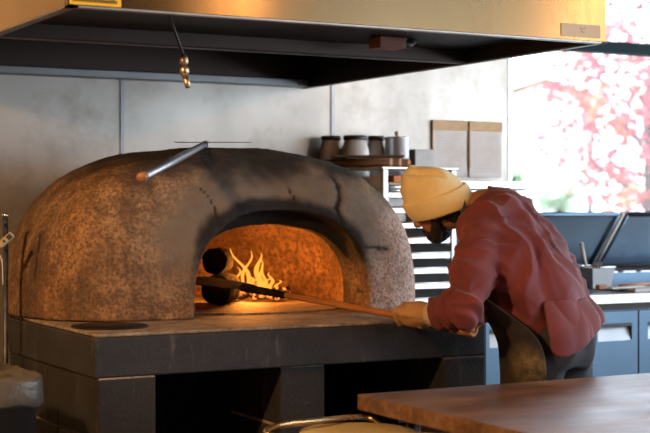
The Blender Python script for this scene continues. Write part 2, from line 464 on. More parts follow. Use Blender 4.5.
dm = evaluated(d0.mesh('d'), [('BOOLEAN', dict(operation='DIFFERENCE', object=cut3, solver='EXACT')),
                              ('BOOLEAN', dict(operation='DIFFERENCE', object=cut1, solver='EXACT')),
                              ('BOOLEAN', dict(operation='DIFFERENCE', object=cut2, solver='EXACT')),
                              ('REMESH', dict(mode='VOXEL', voxel_size=.0095, use_smooth_shade=True)), ('SMOOTH', dict(iterations=5, factor=.5))])
for o in (cut1, cut2, cut3): bpy.data.objects.remove(o)
def arch_d(p, hw=AHW, h=AH, cx=AX, e=2.9):     # superellipse value, 1 on the arch edge
    zz = max(0, p.z-BT)/h; return (abs((p.x-cx)/hw)**e + zz**e)**(1/e)
def outside(p, n=None):
    dx, dy = p.x-OC.x, p.y-OC.y; r = math.hypot(dx, dy); R = foot_r(math.atan2(abs(dx), -dy), OR, OD)
    f = (r/R)**2.5 + (max(0, p.z-BT)/OH)**3
    if f < .80: return False
    return n is None or n.dot(p-V((.8, .95, BT+.1))) > -.02
def lump(p, n):
    return .010*noise.noise(p*4.1) + .004*noise.noise(p*15+V((3, 1, 2))) + .0018*noise.noise(p*48)
displace(dm, lump)
bv = BVHTree.FromPolygons([v.co.copy() for v in dm.vertices], [p.vertices[:] for p in dm.polygons])
cr_px = [[(286, 182), (289, 190), (295, 200), (294, 206), (297, 213)], [(333, 178), (338, 187), (340, 198), (337, 208), (341, 222), (340, 230)],
         [(200, 188), (208, 196), (215, 208), (218, 226)], [(258, 208), (261, 213)], [(357, 247), (370, 247), (387, 249)], [(400, 236), (406, 240)],
         [(40, 233), (38, 245), (36, 262), (32, 290)], [(375, 300), (362, 292), (357, 290)]]
cracks = []
for k, line in enumerate(cr_px):
    pts = []
    for a in line:
        d = (W(a[0], a[1], 1)-CAM).normalized(); h = bv.ray_cast(CAM, d)
        if h[0] is not None and h[0].y < 1.0: pts.append(h[0])
    w = (.003, .008, .0025, .003, .005, .003, .004, .004)[k]
    for i in range(len(pts)-1):
        if (pts[i]-pts[i+1]).length < .15: cracks.append((pts[i], pts[i+1], w))
def crackd(p):
    best = 9
    for a, b, w in cracks:
        ab = b-a; t = max(0, min(1, (p-a).dot(ab)/max(ab.length_squared, 1e-9))); d = (p-a-ab*t).length/w
        if d < best: best = d
    return best
CD = [crackd(v.co) for v in dm.vertices]
CI = {}
for i, v in enumerate(dm.vertices): CI[i] = max(0, 1-CD[i]/max(.6, 1.9+2.2*noise.noise(v.co*40)))
ns = [v.normal.copy() for v in dm.vertices]
for i, v in enumerate(dm.vertices): v.co -= ns[i]*CI[i]*.007
dm.update()
a = dm.attributes.new('crack', 'FLOAT', 'POINT')
for i in range(len(dm.vertices)): a.data[i].value = min(1, CI[i]*1.6)
def soot(p, n):
    if p.y > .62 and not outside(p, n): return 0
    if p.y > .62: return sstep(BT+.47, BT+.58, p.z+noise.noise(p*7)*.05)*sstep(-.35, .1, p.x)*.9
    d = arch_d(p); w = noise.noise(p*7)*.05+noise.noise(p*22)*.025
    hz = (p.z-BT)/AH; side = sstep(.15, .8, hz)
    s = (1-sstep(1.03+.05*hz, 1.06+.10*hz, d+w))*side
    inner = sstep(.41, .45, p.y)*(1 if d < 1.03 else 0)       # inside the mouth
    if d < 1.03 and p.y < .62: s = max(s, sstep(.30, .60, hz+w*1.5))
    top = sstep(BT+.45, BT+.57, p.z+w*1.2)*sstep(.1, .55, p.x)*.95
    return max(s, top)
def smoke(p, n):
    if not outside(p, n): return 0
    d = arch_d(p); w = noise.noise(p*4)*.12+noise.noise(p*14)*.05
    hz = (p.z-BT)/AH
    if p.y > .95: return sstep(BT+.45, BT+.6, p.z)*.7
    s = (1-sstep(1.22, 1.72, d+w))*sstep(.0, .9, hz+w)*(1-.55*sstep(1.2, 1.38, p.x)*(1-sstep(.8, 1.1, hz)))
    return min(1, s*1.15)
def pale_pier(p, n):  # mask: paler and pinker low on the right of the dome
    w = noise.noise(p*5)*.1
    return sstep(1.12, 1.24, p.x+w)*(1-sstep(BT+.30, BT+.42, p.z+w))*(1 if p.y < .95 else .4)*(1 if outside(p, n) else 0)
setattr_mesh(dm, 'soot', soot); setattr_mesh(dm, 'smoke', smoke); setattr_mesh(dm, 'pale_pier', pale_pier)
oven = finalize('pizza_oven', dm, ['oven_clay', 'chamber_clay'], fixn=False)
tag(oven, 'big soot-streaked clay dome oven with arched mouth, on the black block plinth', 'oven')
org = WLOC[oven.name]
for p in dm.polygons:
    c = p.center + org
    if c.y > .60 and not outside(c, p.normal) : p.material_index = 1
    p.use_smooth = True
obj('oven_floor', MB().prism([(AX+.02+.40*math.cos(t*PI/12)*1.35, 1.02+.53*math.sin(t*PI/12)) for t in range(24)], BT+.0005, BT+.006), 'hearth_stone', oven)

# thin steel disc lying by the foot of the dome
pc = W(122, 326.3, 4.86); pc.z = BT+.004
tag(obj('steel_disc', MB().lathe((.14, .25, BT+.001), [(.001, 0), (.125, 0), (.128, .002), (.125, .005), (.001, .004)], 40), 'dark_steel'), 'thin dark round steel disc lying on the hearth ledge before the dome', 'disc')

# ------------------------------------------------------------------ fire
def flame_mb(base, h, w, seed, lean):
    rnd = random.Random(seed); mb = MB(); rs = []; n = 10; ph = rnd.random()*6
    K = 14
    for k in range(K+1):
        t = k/K
        off = RGT*(lean*t*t*h + math.sin(t*7+ph)*.018*t) + FWD*math.cos(t*5+ph)*.012*t
        r = .85*w*(math.sin(PI*min(1, t*.86+.14))**.8)*(1-.45*t)+.0008
        c = base + off + UP*h*t
        rs.append([c + RGT*r*math.cos(a) + FWD*r*.5*math.sin(a) for a in [2*PI*i/n for i in range(n)]])
    return rs
fb = MB(); heat = []
FB = W(247, 291, 6.0)
spec = [(231, 289, .045, .013, -.2), (238, 288, .06, .012, -.15), (249, 287, .165, .013, -.50), (259, 289, .15, .017, -.05), (264, 289, .10, .010, -.3),
        (252, 290, .07, .016, -.2), (270, 290, .075, .012, .15), (244, 291, .045, .016, .1), (264, 291, .06, .018, .25), (277, 289, .04, .010, .15), (258, 291, .05, .018, 0), (243, 286, .15, .010, .25), (236, 288, .09, .009, .1), (267, 289, .13, .009, -.35)]
for i, (px, py, h, w, ln) in enumerate(spec):
    b = W(px, py, 5.95+.05*(i % 3)); rs = flame_mb(b, h, w, i, ln)
    n0 = len(fb.v); fb.rings(rs, True); heat += [min(1, (v-b).z/h) for v in fb.v[n0:]]
fire = thing('fire', (FB.x, FB.y, BT+.006), 'small orange wood fire burning at the back of the oven chamber', 'fire')
fo = obj('flame', fb, 'flame_light', fire)
fa = fo.data.attributes.new('heat', 'FLOAT', 'POINT')
for i, h in enumerate(heat): fa.data[i].value = max(0, h)
em = MB(); rnd = random.Random(3)
for i in range(46):
    px = 212+rnd.random()*74; zc = 5.9+rnd.random()*.25; r = .012+.018*rnd.random()
    b = W(px, 293, zc); b.z = BT+.01+rnd.random()*.035*(1-abs(px-248)/60)+r*.6
    em.ell(b, V((r*1.3, 0, .2*r)), V((0, r, 0)), V((0, 0, r*.8)), 8, 5)
eo = obj('embers', em, 'ember', fire); eo['kind'] = 'stuff'
def log_mb(a, b, r, seed):
    me = MB(); a, b = V(a), V(b); K = 8; pts = [a.lerp(b, i/K) for i in range(K+1)]
    x, y = frame_of(b-a); rs = []
    for i, p in enumerate(pts):
        rs.append([p + (x*math.cos(t) + y*math.sin(t))*r*(1+.16*noise.noise(V((math.cos(t)*1.7+seed, math.sin(t)*1.7, i*.5)))) for t in [2*PI*j/16 for j in range(16)]])
    return me.rings(rs, True)
def put_log(a, b, r, seed, mat, lb):
    tag(obj('firewood_log', log_mb(a, b, r, seed), mat), lb, 'log', 'logs in the oven fire')
a = W(216, 290, 5.66); a.z = BT+.068; put_log(a, a+cv(.12, 0, 1)*.22, .060, 3.3, 'char', 'black charred log lying end-on at the oven mouth left, underneath another log')
a = W(214, 290, 5.70); a.z = BT+.180; put_log(a, a+cv(.10, 0, 1)*.17, .050, 7.1, 'char', 'black charred log lying end-on, on top of the other at left')
a = W(240, 290, 6.22); b = W(288, 287, 6.12); a.z = b.z = BT+.034; put_log(a, b, .026, 1.2, 'ember', 'glowing log lying crosswise behind the flames')
# ------------------------------------------------------------------ peel held by the baker
H1 = W(412, 318, 4.90); H2 = W(470, 328, 4.775); TIP = W(251, 289, 5.30)
pd = (TIP-H1).normalized(); H2 = H1 - pd*.21
peel = thing('oven_peel', H1, 'long wooden handled peel reaching from the baker into the oven mouth', 'peel')
x, y = frame_of(pd, UP)
obj('handle', MB().tube([H2-pd*.03, H1, TIP-pd*.0], [.012, .012, .010], 14), 'peel_wood', peel)
side = pd.cross(UP).normalized(); pn = side.cross(pd).normalized()
bl = MB()
pr = []
for t, w in ((0, .02), (.03, .04), (.06, .10), (.10, .115), (.26, .115), (.30, .10)):
    pr.append([TIP + pd*t + side*w - pn*.003, TIP + pd*t + side*w + pn*.002, TIP + pd*t - side*w + pn*.002, TIP + pd*t - side*w - pn*.003])
bl.rings(pr, True, False)
obj('blade', bl, 'char', peel)
obj('shaded_shaft', MB().tube([TIP-pd*.16, TIP+pd*.04], [.0125, .016], 14), 'char', peel)  # near-black sleeve puts the shaft's shade at the oven mouth into its colour

# turning peel lying on top of the dome
def on_dome(px, py):
    d = (W(px, py, 1)-CAM).normalized(); h = bv.ray_cast(CAM, d); return h[0]
e1 = W(206, 143.8, 5.50); zc_ = 5.3
while True:
    e0 = W(142, 177, zc_)
    gap = min((q_ - bv.find_nearest(q_)[0]).length if (q_ - bv.find_nearest(q_)[0]).dot(bv.find_nearest(q_)[1]) > 0 else -1 for q_ in [e0.lerp(e1, k/20) for k in range(20)])
    if gap > .017 or zc_ < 4.4: break
    zc_ -= .03
print('PEELGAP', zc_, gap)
tp = thing('turning_peel', e1, 'grey metal peel lying across the top of the oven dome', 'peel')
dd = (e1-e0).normalized()
q = e0 + dd*((e1-e0).length*.42)
obj('handle', MB().tube([e0+dd*.02, q, e1], [.0155, .0155, .012], 16), 'peel_steel', tp)
obj('grip_end', MB().tube([e0-dd*.012, e0-dd*.008, e0+dd*.02], [.010, .0158, .0162], 16), 'wood', tp)
bc = W(213, 142.3, 5.58); sx = RGT; sy = (FWD + UP*.045)
poly2 = [bc + sx*.15*math.cos(t)*1.0*(abs(math.cos(t))**-.0) + sy*.14*math.sin(t) for t in [2*PI*i/28 for i in range(28)]]
obj('blade', MB().rings([[p - UP*.0015 for p in poly2], [p + UP*.0015 for p in poly2]], True, False), 'dark_steel', tp)
obj('blade_socket', MB().tube([e1-dd*.02, e1+dd*.05], [.014, .005], 12), 'bright_steel', tp)

# ------------------------------------------------------------------ exhaust hood
HZ = 1.95; HX0, HX1, HY0, HY1 = -.245, 1.646, -.47, WY-.002; HT = 2.75
hood = thing('exhaust_hood', ((HX0+HX1)/2, (HY0+HY1)/2, HZ), 'bronze-toned steel exhaust hood hanging over the oven', 'hood')
obj('front_panel', MB().box((HX0, HY0, HZ), (HX1, HY0+.02, HT)), 'hood_steel', hood, bevel=.003)
obj('side_panel', MB().box((HX0, HY0+.021, HZ), (HX0+.02, HY1, HT)), 'hood_steel', hood, bevel=.003)
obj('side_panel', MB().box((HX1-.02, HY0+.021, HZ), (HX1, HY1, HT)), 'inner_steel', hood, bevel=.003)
obj('top_panel', MB().box((HX0+.02, HY0+.021, HT-.02), (HX1-.02, HY1, HT)), 'dark_steel', hood)
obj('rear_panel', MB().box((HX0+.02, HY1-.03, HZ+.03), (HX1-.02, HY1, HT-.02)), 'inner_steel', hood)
obj('rear_lip', MB().box((HX0+.02, HY1-.07, HZ), (HX1-.02, HY1, HZ+.035)), 'worn_steel', hood, bevel=.004)
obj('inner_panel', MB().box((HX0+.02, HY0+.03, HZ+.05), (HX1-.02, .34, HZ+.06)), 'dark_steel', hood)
obj('gutter_rail', MB().box((HX0+.02, .34, HZ+.0), (HX1-.02, .40, HZ+.055)), 'inner_steel', hood, bevel=.006)
obj('bottom_rim', MB().box((HX0+.0, HY0-.002, HZ-.004), (HX0+.03, HY1, HZ+.001)).box((HX0, HY0-.002, HZ-.004), (HX1, HY0+.03, HZ+.001)).box((HX1-.02, HY0-.002, HZ-.004), (HX1+.002, HY1, HZ+.001)), 'worn_steel', hood)
yl = obj('warning_label', MB().box((HX0+.005, HY0-.002, HZ+.004), (HX0+.155, HY0+.0, HZ+.07)), 'yellow_print', hood)
lt = MB(); rnd = random.Random(5); x = HX0+.012
while x < HX0+.143:
    lt.box((x, HY0-.0028, HZ+.012), (x+.0035, HY0-.0018, HZ+.020+.004*rnd.random())); x += .006
for z in (HZ+.028, HZ+.042): lt.box((HX0+.015, HY0-.0028, z), (HX0+.142, HY0-.0018, z+.008))
obj('print', lt, 'black_plastic', yl)
px0 = 1.455
nm = obj('name_plate', MB().box((px0, HY0-.003, HZ+.012), (px0+.165, HY0+.0, HZ+.055)), 'plate_tan', hood)
dm_ = MB()
for dx, dz in ((.077, .04), (.085, .036), (.093, .04), (.081, .029), (.09, .027)): dm_.box((px0+dx, HY0-.0038, HZ+dz), (px0+dx+.004, HY0-.0028, HZ+dz+.003))
obj('print', dm_, 'black_plastic', nm)
# lamp box inside the hood, on the inner panel
lc = V((1.14, .12, HZ+.028))
obj('lamp_box', MB().obox(lc, V((.055, 0, 0)), V((0, .04, 0)), V((0, 0, .02))), 'red_clay', hood, bevel=.004)
obj('conduit', MB().tube([lc+V((.05, 0, .0)), lc+V((.09, .0, 0)), lc+V((.12, .02, .02))], .016, 10), 'black_metal', hood)
# nozzle on its pipe
n0 = W(168, 12, 4.35); n1 = W(184, 57, 4.35); n2 = W(184.5, 72, 4.35); n3 = W(188, 87, 4.33)
nz = obj('drop_pipe', MB().tube([n0+UP*.08-RGT*.02, n0, n1], .0045, 10), 'black_metal', hood)
obj('nozzle', MB().tube([n1+UP*.008, n1-UP*.004, n1-UP*.02, n1-UP*.024], [.007, .013, .013, .009], 14).tube([n2+UP*.018, n2+UP*.012, n2-UP*.004, n2-UP*.008], [.009, .014, .014, .009], 14)
    .tube([n2-UP*.006, n3], [.010, .0085], 14), 'old_brass', nz)

# ------------------------------------------------------------------ papers on the wall
def at_wall(px, py, y=WY):
    d = W(px, py, 1)-CAM; t = (y-CAM.y)/d.y; return CAM + d*t
rnd = random.Random(9)
for (xa, xb, lb) in ((430, 466, 'stained handwritten sheet taped to the steel wall, nearer the jars'), (467, 501, 'stained handwritten sheet taped to the steel wall, nearer the window')):
    tl = at_wall(xa+1.5, 119); br = at_wall(xb-1, 177)
    p = thing('wall_notice', (tl.x, WY, br.z), lb, 'paper')
    zt = 1.4+(205-120)/FPX*7.1; zb = 1.4+(205-177)/FPX*7.1
    obj('sheet', MB().box((tl.x, WY-.012, zb), (br.x, WY-.003, zt-.045)), 'paper', p)
    obj('top_fold', MB().box((tl.x-.004, WY-.016, zt-.05), (br.x+.006, WY-.002, zt)).box((tl.x-.004, WY-.014, zb+.05), (tl.x+.006, WY-.004, zt-.05)), 'stained_paper', p, bevel=.004)
    ln = MB(); z = zt-.065
    while z > zb+.02:
        x = tl.x+.02
        while x < br.x-.02:
            w = .004+.010*rnd.random(); ln.box((x, WY-.0128, z), (min(x+w, br.x-.01), WY-.0118, z+.0035)); x += w+.005
        z -= .0125
    obj('handwriting', ln, 'ink', p)
    
# ------------------------------------------------------------------ wall shelf with jars
SZ = 1.512
sh = thing('wall_shelf', (2.1, WY-.002, SZ), 'long stainless shelf fixed to the steel wall under the notices', 'shelf')
obj('shelf_board', MB().box((1.45, WY-.26, SZ-.012), (2.82, WY-.002, SZ)), 'bright_steel', sh)
obj('front_rail', MB().box((1.45, WY-.275, SZ-.035), (2.82, WY-.26, SZ+.004)).box((1.45, WY-.27, SZ-.068), (2.80, WY-.255, SZ-.040)), 'bright_steel', sh, bevel=.003)
obj('shelf_bracket', MB().prism([(2.72, WY-.24), (2.75, WY-.24), (2.75, WY-.003), (2.72, WY-.003)], SZ-.095, SZ-.012), 'black_metal', sh)
def at_y(px, y):
    d = W(px, 205, 1)-CAM; return (CAM + d*((y-CAM.y)/d.y)).x
def jar(px0, px1, ytop, y, lb, body='glass_jar', lid='black_plastic', group='lidded jars on the wall shelf'):
    xa, xb = at_y(px0, y), at_y(px1, y); cx = (xa+xb)/2; r = (xb-xa)/2*.9
    zc = (V((cx, y, 0))-CAM).dot(FWD); h = EYE+(205-ytop)/FPX*zc - SZ
    t = thing('storage_jar', (cx, y, SZ), lb, 'jar', group)
    obj('jar_body', MB().lathe((cx, y, SZ), [(r*.9, .001), (r, .01), (r*1.02, h*.5), (r*.93, h*.72), (r*.76, h*.86), (r*.74, h*.9)], 28), body, t)
    obj('lid', MB().lathe((cx, y, SZ), [(r*.8, h*.9), (r*.82, h*.905), (r*.82, h*.985), (r*.76, h)], 28), lid, t)
jar(341, 369, 135.5, 1.51, 'clouded glass jar with a wide black lid, left of the steel canister')
jar(319, 343, 136, 1.625, 'pale glass jar behind the chrome frame, leftmost on the shelf', 'flour_jar')
jar(366, 386, 136, 1.63, 'clouded glass jar with black lid standing directly beside the steel canister')
cx = at_y(397, 1.53); cn = thing('steel_canister', (cx, 1.53, SZ), 'steel canister with a small knobbed lid standing among jars', 'canister')
obj('canister_body', MB().lathe((cx, 1.53, SZ), [(.055, .001), (.058, .004), (.058, .20), (.060, .203), (.060, .208), (.05, .211), (.012, .214)], 28), 'pan_steel', cn)
obj('lid_knob', MB().lathe((cx, 1.53, SZ), [(.006, .21), (.010, .224), (.012, .232), (.006, .238)], 14), 'cream', cn)
bx_ = at_y(420, 1.58)
tag(obj('grey_box', MB().box((bx_-.06, 1.53, SZ+.001), (bx_+.055, 1.64, SZ+.155)), 'white_plastic', bevel=.004), 'pale grey plastic box on the shelf between canister and first notice', 'box')

# ------------------------------------------------------------------ tray rack
RX0, RX1, RY0, RY1, RT = 1.655, 2.005, 1.0, 1.355, 1.565
rk = thing('tray_rack', ((RX0+RX1)/2, (RY0+RY1)/2, 0), 'tall chrome tray rack full of sheet pans between dome and baker', 'rack')
for x in (RX0, RX1):
    for y in (RY0, RY1):
        obj('post', MB().box((x-.014, y-.014, .09), (x+.014, y+.014, RT-.01)), 'chrome', rk, bevel=.003)
        obj('caster', MB().tube([(x-.012, y, .04), (x+.012, y, .04)], .04, 18).box((x-.015, y-.012, .06), (x+.015, y+.012, .095)), 'black_plastic', rk)
obj('top_panel', MB().box((RX0-.02, RY0-.02, RT-.012), (RX1+.02, RY1+.02, RT)), 'pan_steel', rk, bevel=.003)
rz = [1.505 - .066*i for i in range(20)]
for x in (RX0+.014, RX1-.014):
    rr = MB().box((x-.002, RY0, rz[-1]-.014), (x+.002, RY1, rz[0]+.02))
    for z in rz: rr.box((x-.012 if x > 1.8 else x, RY0, z-.014), (x if x > 1.8 else x+.012, RY1, z-.010))
    obj('slide_panel', rr, 'pan_steel', rk)
obj('bottom_frame', MB().box((RX0, RY0, .095), (RX1, RY1, .12)), 'chrome', rk)
pan_names = []
def make_pan(z):
    t = thing('sheet_pan', ((RX0+RX1)/2, (RY0+RY1)/2, z), 'x', 'sheet pan', 'sheet pans in the tray rack')
    x0, x1, y0, y1 = RX0+.018, RX1-.018, RY0-.01, RY1-.01; zb = z-.0095
    m = MB().box((x0+.01, y0+.01, zb), (x1-.01, y1-.01, zb+.002))
    for a, b in (((x0, y0, zb), (x1, y0+.003, zb+.027)), ((x0, y1-.003, zb), (x1, y1, zb+.027)), ((x0, y0+.003, zb), (x0+.003, y1-.003, zb+.027)), ((x1-.003, y0+.003, zb), (x1, y1-.003, zb+.027))): m.box(a, b)
    m.tube([(x0, y0, zb+.027), (x1, y0, zb+.027)], .004, 8).box((x0, y0, zb), (x1, y0+.012, zb+.003))
    obj('pan', m, 'pan_steel', t)
    return t
p0 = None
for i, z in enumerate(rz):
    if i == 0: continue
    if p0 is None: p0 = make_pan(z); c = p0
    else: c = copy_tree(p0); c.location = (p0.location.x, p0.location.y, z)
    c['label'] = 'aluminium sheet pan in the evenly filled chrome rack beside the oven'
# odd goods on the top slot
zt = rz[0]
obj('top_tray', MB().box((RX0+.018, RY0-.01, zt-.018), (RX1-.018, RY1-.02, zt-.008)), 'cream', rk)
for (a, b, m, lb) in ((366, 378, 'orange_box', 'small orange packet on the rack top slot'), (386, 396, 'pink_box', 'small bright pink packet on the rack top slot')):
    y = 1.0; xa = max(at_y(a, y), RX0+.03); xb = xa+.06 if m == 'orange_box' else at_y(b, y)+.0
    if m == 'pink_box': xa, xb = 1.72, 1.79
    tag(obj('packet', MB().box((xa, y-.03, zt-.0075), (xb, y+.05, zt+.022)), m, bevel=.004), lb, 'packet')

# wooden rods and board on the rack top
for (px, py, r, lb) in ((391, 157, .0185, 'leftmost of three wooden rolling pins on the rack top'), (400, 157, .0178, 'middle one of the three wooden rolling pins on the rack'), (408.5, 157, .0172, 'rightmost, darker-ended wooden rolling pin of the three on the rack')):
    a = V((at_y(px, 1.0), 1.0, RT+r+.001)); b = a + V((-.19, .33, 0)).normalized()*.34
    t = thing('rolling_pin', a, lb, 'rolling pin', 'rolling pins on the rack top')
    obj('barrel', MB().tube([a, b], r, 20), 'wood', t)
    dx = (a-b).normalized(); obj('end_face', MB().tube([a, a+dx*.002], r*.97, 20), 'end_grain' if px < 405 else 'peel_wood', t)
a = V((1.66, 1.0, RT+.040)); 
bb = MB(); c0 = V((1.63, 1.14, RT+.046)); ax = V((.86, -.50, .0)).normalized(); ay = V((.50, .86, 0)).normalized()
bb.obox(c0+ax*.02, ax*.16, ay*.09, UP*.004)
tag(obj('brown_board', bb, 'board_wood', bevel=.002), 'thin brown board lying over the rolling pins on the rack', 'board')
# folded ladder with chrome tube frame
ld = thing('folding_ladder', (1.60, 1.40, 0), 'folded chrome tube ladder with brown panel standing behind the dome', 'ladder')
z1 = 1.562
obj('tube_frame', MB().tube([(1.50, 1.405, .01), (1.50, 1.405, 1.47), (1.512, 1.405, 1.54), (1.55, 1.405, z1), (1.60, 1.405, z1), (1.66, 1.405, 1.545), (1.692, 1.405, 1.50), (1.70, 1.405, 1.42), (1.70, 1.405, .01)], .010, 12), 'chrome', ld)
obj('top_panel', MB().box((1.51, 1.395, 1.30), (1.675, 1.415, 1.545)), 'board_wood', ld, bevel=.004)
for z in (.3, .6, .9, 1.15): obj('rung', MB().box((1.51, 1.385, z), (1.69, 1.425, z+.02)), 'pan_steel', ld)

# ------------------------------------------------------------------ refrigerated prep counter
FY = .95; CT = .985
fr = thing('prep_refrigerator', (3.4, 1.3, 0), 'blue-grey steel prep refrigerator with raised lids under the window', 'refrigerator')
FX0, FX1 = 2.14, 5.2
obj('cabinet_body', MB().box((FX0, FY+.03, .10), (FX1, WY-.02, CT-.05)), 'fridge_steel', fr)
obj('plinth', MB().box((FX0+.02, FY+.08, 0), (FX1-.02, WY-.05, .10)), 'black_plastic', fr)
obj('worktop', MB().box((FX0, FY-.02, CT-.045), (FX1, 1.46, CT)), 'pan_steel', fr, bevel=.004)
obj('worktop_trim', MB().box((FX0, FY+.0, CT-.075), (FX1, FY+.03, CT-.045)), 'dark_steel', fr)
xs = [FX0+.01, at_y(540, FY)-.16, at_y(638.5, FY), at_y(638.5, FY)+.62, FX1-.01]
xs = [2.145, 2.50, at_y(638.5, FY), at_y(638.5, FY)+.62, FX1-.01]
hx = [(at_y(470, FY), at_y(511, FY)), (at_y(598, FY), at_y(632, FY)), (at_y(648, FY), at_y(648, FY)+.16), (4.8, 5.0)]
for i in range(4):
    a, b = xs[i]+.005, xs[i+1]-.005; zt_, zb_ = CT-.082, .13
    h = hx[i] or (a+.12, b-.12)
    ha, hb = max(h[0], a+.02), min(h[1], b-.02)
    hz1 = EYE-.345/1.0*1.0; hz1 = zt_-.055; hz0 = hz1-.082
    m = MB().box((a, FY, zb_), (b, FY+.03, hz0)).box((a, FY, hz1), (b, FY+.03, zt_)).box((a, FY, hz0), (ha, FY+.03, hz1)).box((hb, FY, hz0), (b, FY+.03, hz1))
    d = obj('door', m, 'fridge_steel', fr)
    obj('handle_recess', MB().box((ha, FY+.026, hz0), (hb, FY+.029, hz1)).add([(ha, FY+.004, hz0), (hb, FY+.004, hz0), (hb, FY+.026, hz0+.065), (ha, FY+.026, hz0+.065)], [(0, 1, 2, 3)]), 'worn_steel', d, fixn=False)
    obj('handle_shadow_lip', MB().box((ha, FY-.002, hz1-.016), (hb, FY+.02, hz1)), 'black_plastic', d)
# pan rail
obj('pan_rail', MB().box((2.9, 1.44, CT), (FX1, 1.66, CT+.07)), 'fridge_steel', fr)
rm = MB(); x = 3.0
while x < FX1-.15: rm.box((x, 1.455, CT+.070), (x+.085, 1.50, CT+.074)); x += .12
obj('pan_rims', rm, 'bright_steel', fr)
# lids
hy, hz = 1.56, 1.09; ty, tz = 1.33, EYE-.042
def lid(xa, xb):
    t = V((0, ty-hy, tz-hz)); nrm = V((0, -t.z, t.y)).normalized()
    P = lambda x, s, d: V((x, hy, hz)) + t*s + nrm*d
    m = MB(); m.add([P(xa, 0, -.006), P(xb, 0, -.006), P(xb, 1, -.006), P(xa, 1, -.006), P(xa, 0, .006), P(xb, 0, .006), P(xb, 1, .006), P(xa, 1, .006)],
        [(0,3,2,1),(4,5,6,7),(0,1,5,4),(1,2,6,5),(2,3,7,6),(3,0,4,7)])
    o = obj('lid', m, 'lid_steel', fr, bevel=.004)
    r = MB()
    for a, b in (((xa, 0), (xa, 1)), ((xb, 0), (xb, 1)), ((xa, 1), (xb, 1)), ((xa, 0), (xb, 0))): r.tube([P(a[0], a[1], .008), P(b[0], b[1], .008)], .012, 8)
    obj('lid_rim', r, 'fridge_steel', o); return o
xsplit = at_y(597, 1.56)
lid(2.25, xsplit-.06); lid(xsplit+.0, 5.15)
t0 = V((xsplit-.03, hy-.01, hz-.01)); t1 = V((xsplit-.025, ty-.0, tz+.0))
obj('lid_strut', MB().tube([t0, t1], .013, 10), 'white_plastic', fr)
obj('hinge_bracket', MB().box((xsplit-.07, hy-.05, CT+.07), (xsplit+.0, hy+.03, hz+.02)), 'dark_steel', fr, bevel=.004)
# things on the worktop
bz = CT+.0005
cb = MB().box((3.02, .97, bz), (4.3, 1.36, bz+.018))
tag(obj('cutting_board', cb, 'cutting_board', bevel=.004), 'long pale cutting board lying on the prep refrigerator worktop', 'board')
pxx = at_y(592, 1.16); pz = bz+.0185
pn_ = thing('steel_pan', (pxx, 1.16, pz), 'small deep steel pan standing on the pale board behind the baker', 'pan')
m = MB(); w0, w1, d0_, d1_, hh = .055, .068, .075, .088, .10
for z0, z1_, a, b in ((0, hh, 0, 0),):
    m.add([(pxx-w0, 1.16-d0_, pz), (pxx+w0, 1.16-d0_, pz), (pxx+w0, 1.16+d0_, pz), (pxx-w0, 1.16+d0_, pz), (pxx-w1, 1.16-d1_, pz+hh), (pxx+w1, 1.16-d1_, pz+hh), (pxx+w1, 1.16+d1_, pz+hh), (pxx-w1, 1.16+d1_, pz+hh)],
          [(0,3,2,1),(0,1,5,4),(1,2,6,5),(2,3,7,6),(3,0,4,7)])
    m.add([(pxx-w0*.9, 1.16-d0_*.9, pz+.04), (pxx+w0*.9, 1.16-d0_*.9, pz+.04), (pxx+w0*.9, 1.16+d0_*.9, pz+.04), (pxx-w0*.9, 1.16+d0_*.9, pz+.04)], [(0, 1, 2, 3)])
obj('pan_body', m, 'worn_steel', pn_, fixn=False)
m = MB()
for a, b in (((-1, -1), (1, -1)), ((1, -1), (1, 1)), ((1, 1), (-1, 1)), ((-1, 1), (-1, -1))): m.tube([(pxx+a[0]*w1, 1.16+a[1]*d1_, pz+hh), (pxx+b[0]*w1, 1.16+b[1]*d1_, pz+hh)], .005, 8)
obj('rim', m, 'bright_steel', pn_)
s0 = V((pxx-.02, 1.16, pz+.045)); s1 = V((pxx-.075, 1.15, pz+.215))
tag(obj('serving_spoon', MB().tube([s0, s0.lerp(s1, .5), s1], [.006, .007, .010], 10), 'white_plastic'), 'white spoon handle sticking up out of the small steel pan', 'spoon')
a = V((at_y(620, 1.08), 1.08, pz+.009)); b = a+V((.42, .10, 0))
tag(obj('wooden_spatula', MB().tube([a, a.lerp(b, .3), b], [.007, .009, .008], 10), 'wood'), 'long wooden spatula lying on the pale cutting board', 'spatula')
a = V((at_y(600, 1.02), 1.02, pz+.0005))
tag(obj('wood_block', MB().box((a.x-.02, 1.0, pz+.0005), (a.x+.03, 1.03, pz+.022)), 'wood', bevel=.004), 'small wooden block on the board edge beside the steel pan', 'block')
a = V((at_y(615, 1.0), 1.04, pz+.0005))
tag(obj('folded_paper', MB().obox(a+V((.10, .01, .003)), V((.13, .035, 0)), V((-.008, .025, 0)), V((0, 0, .0025))), 'white_plastic'), 'white folded paper strip lying on the cutting board', 'paper')

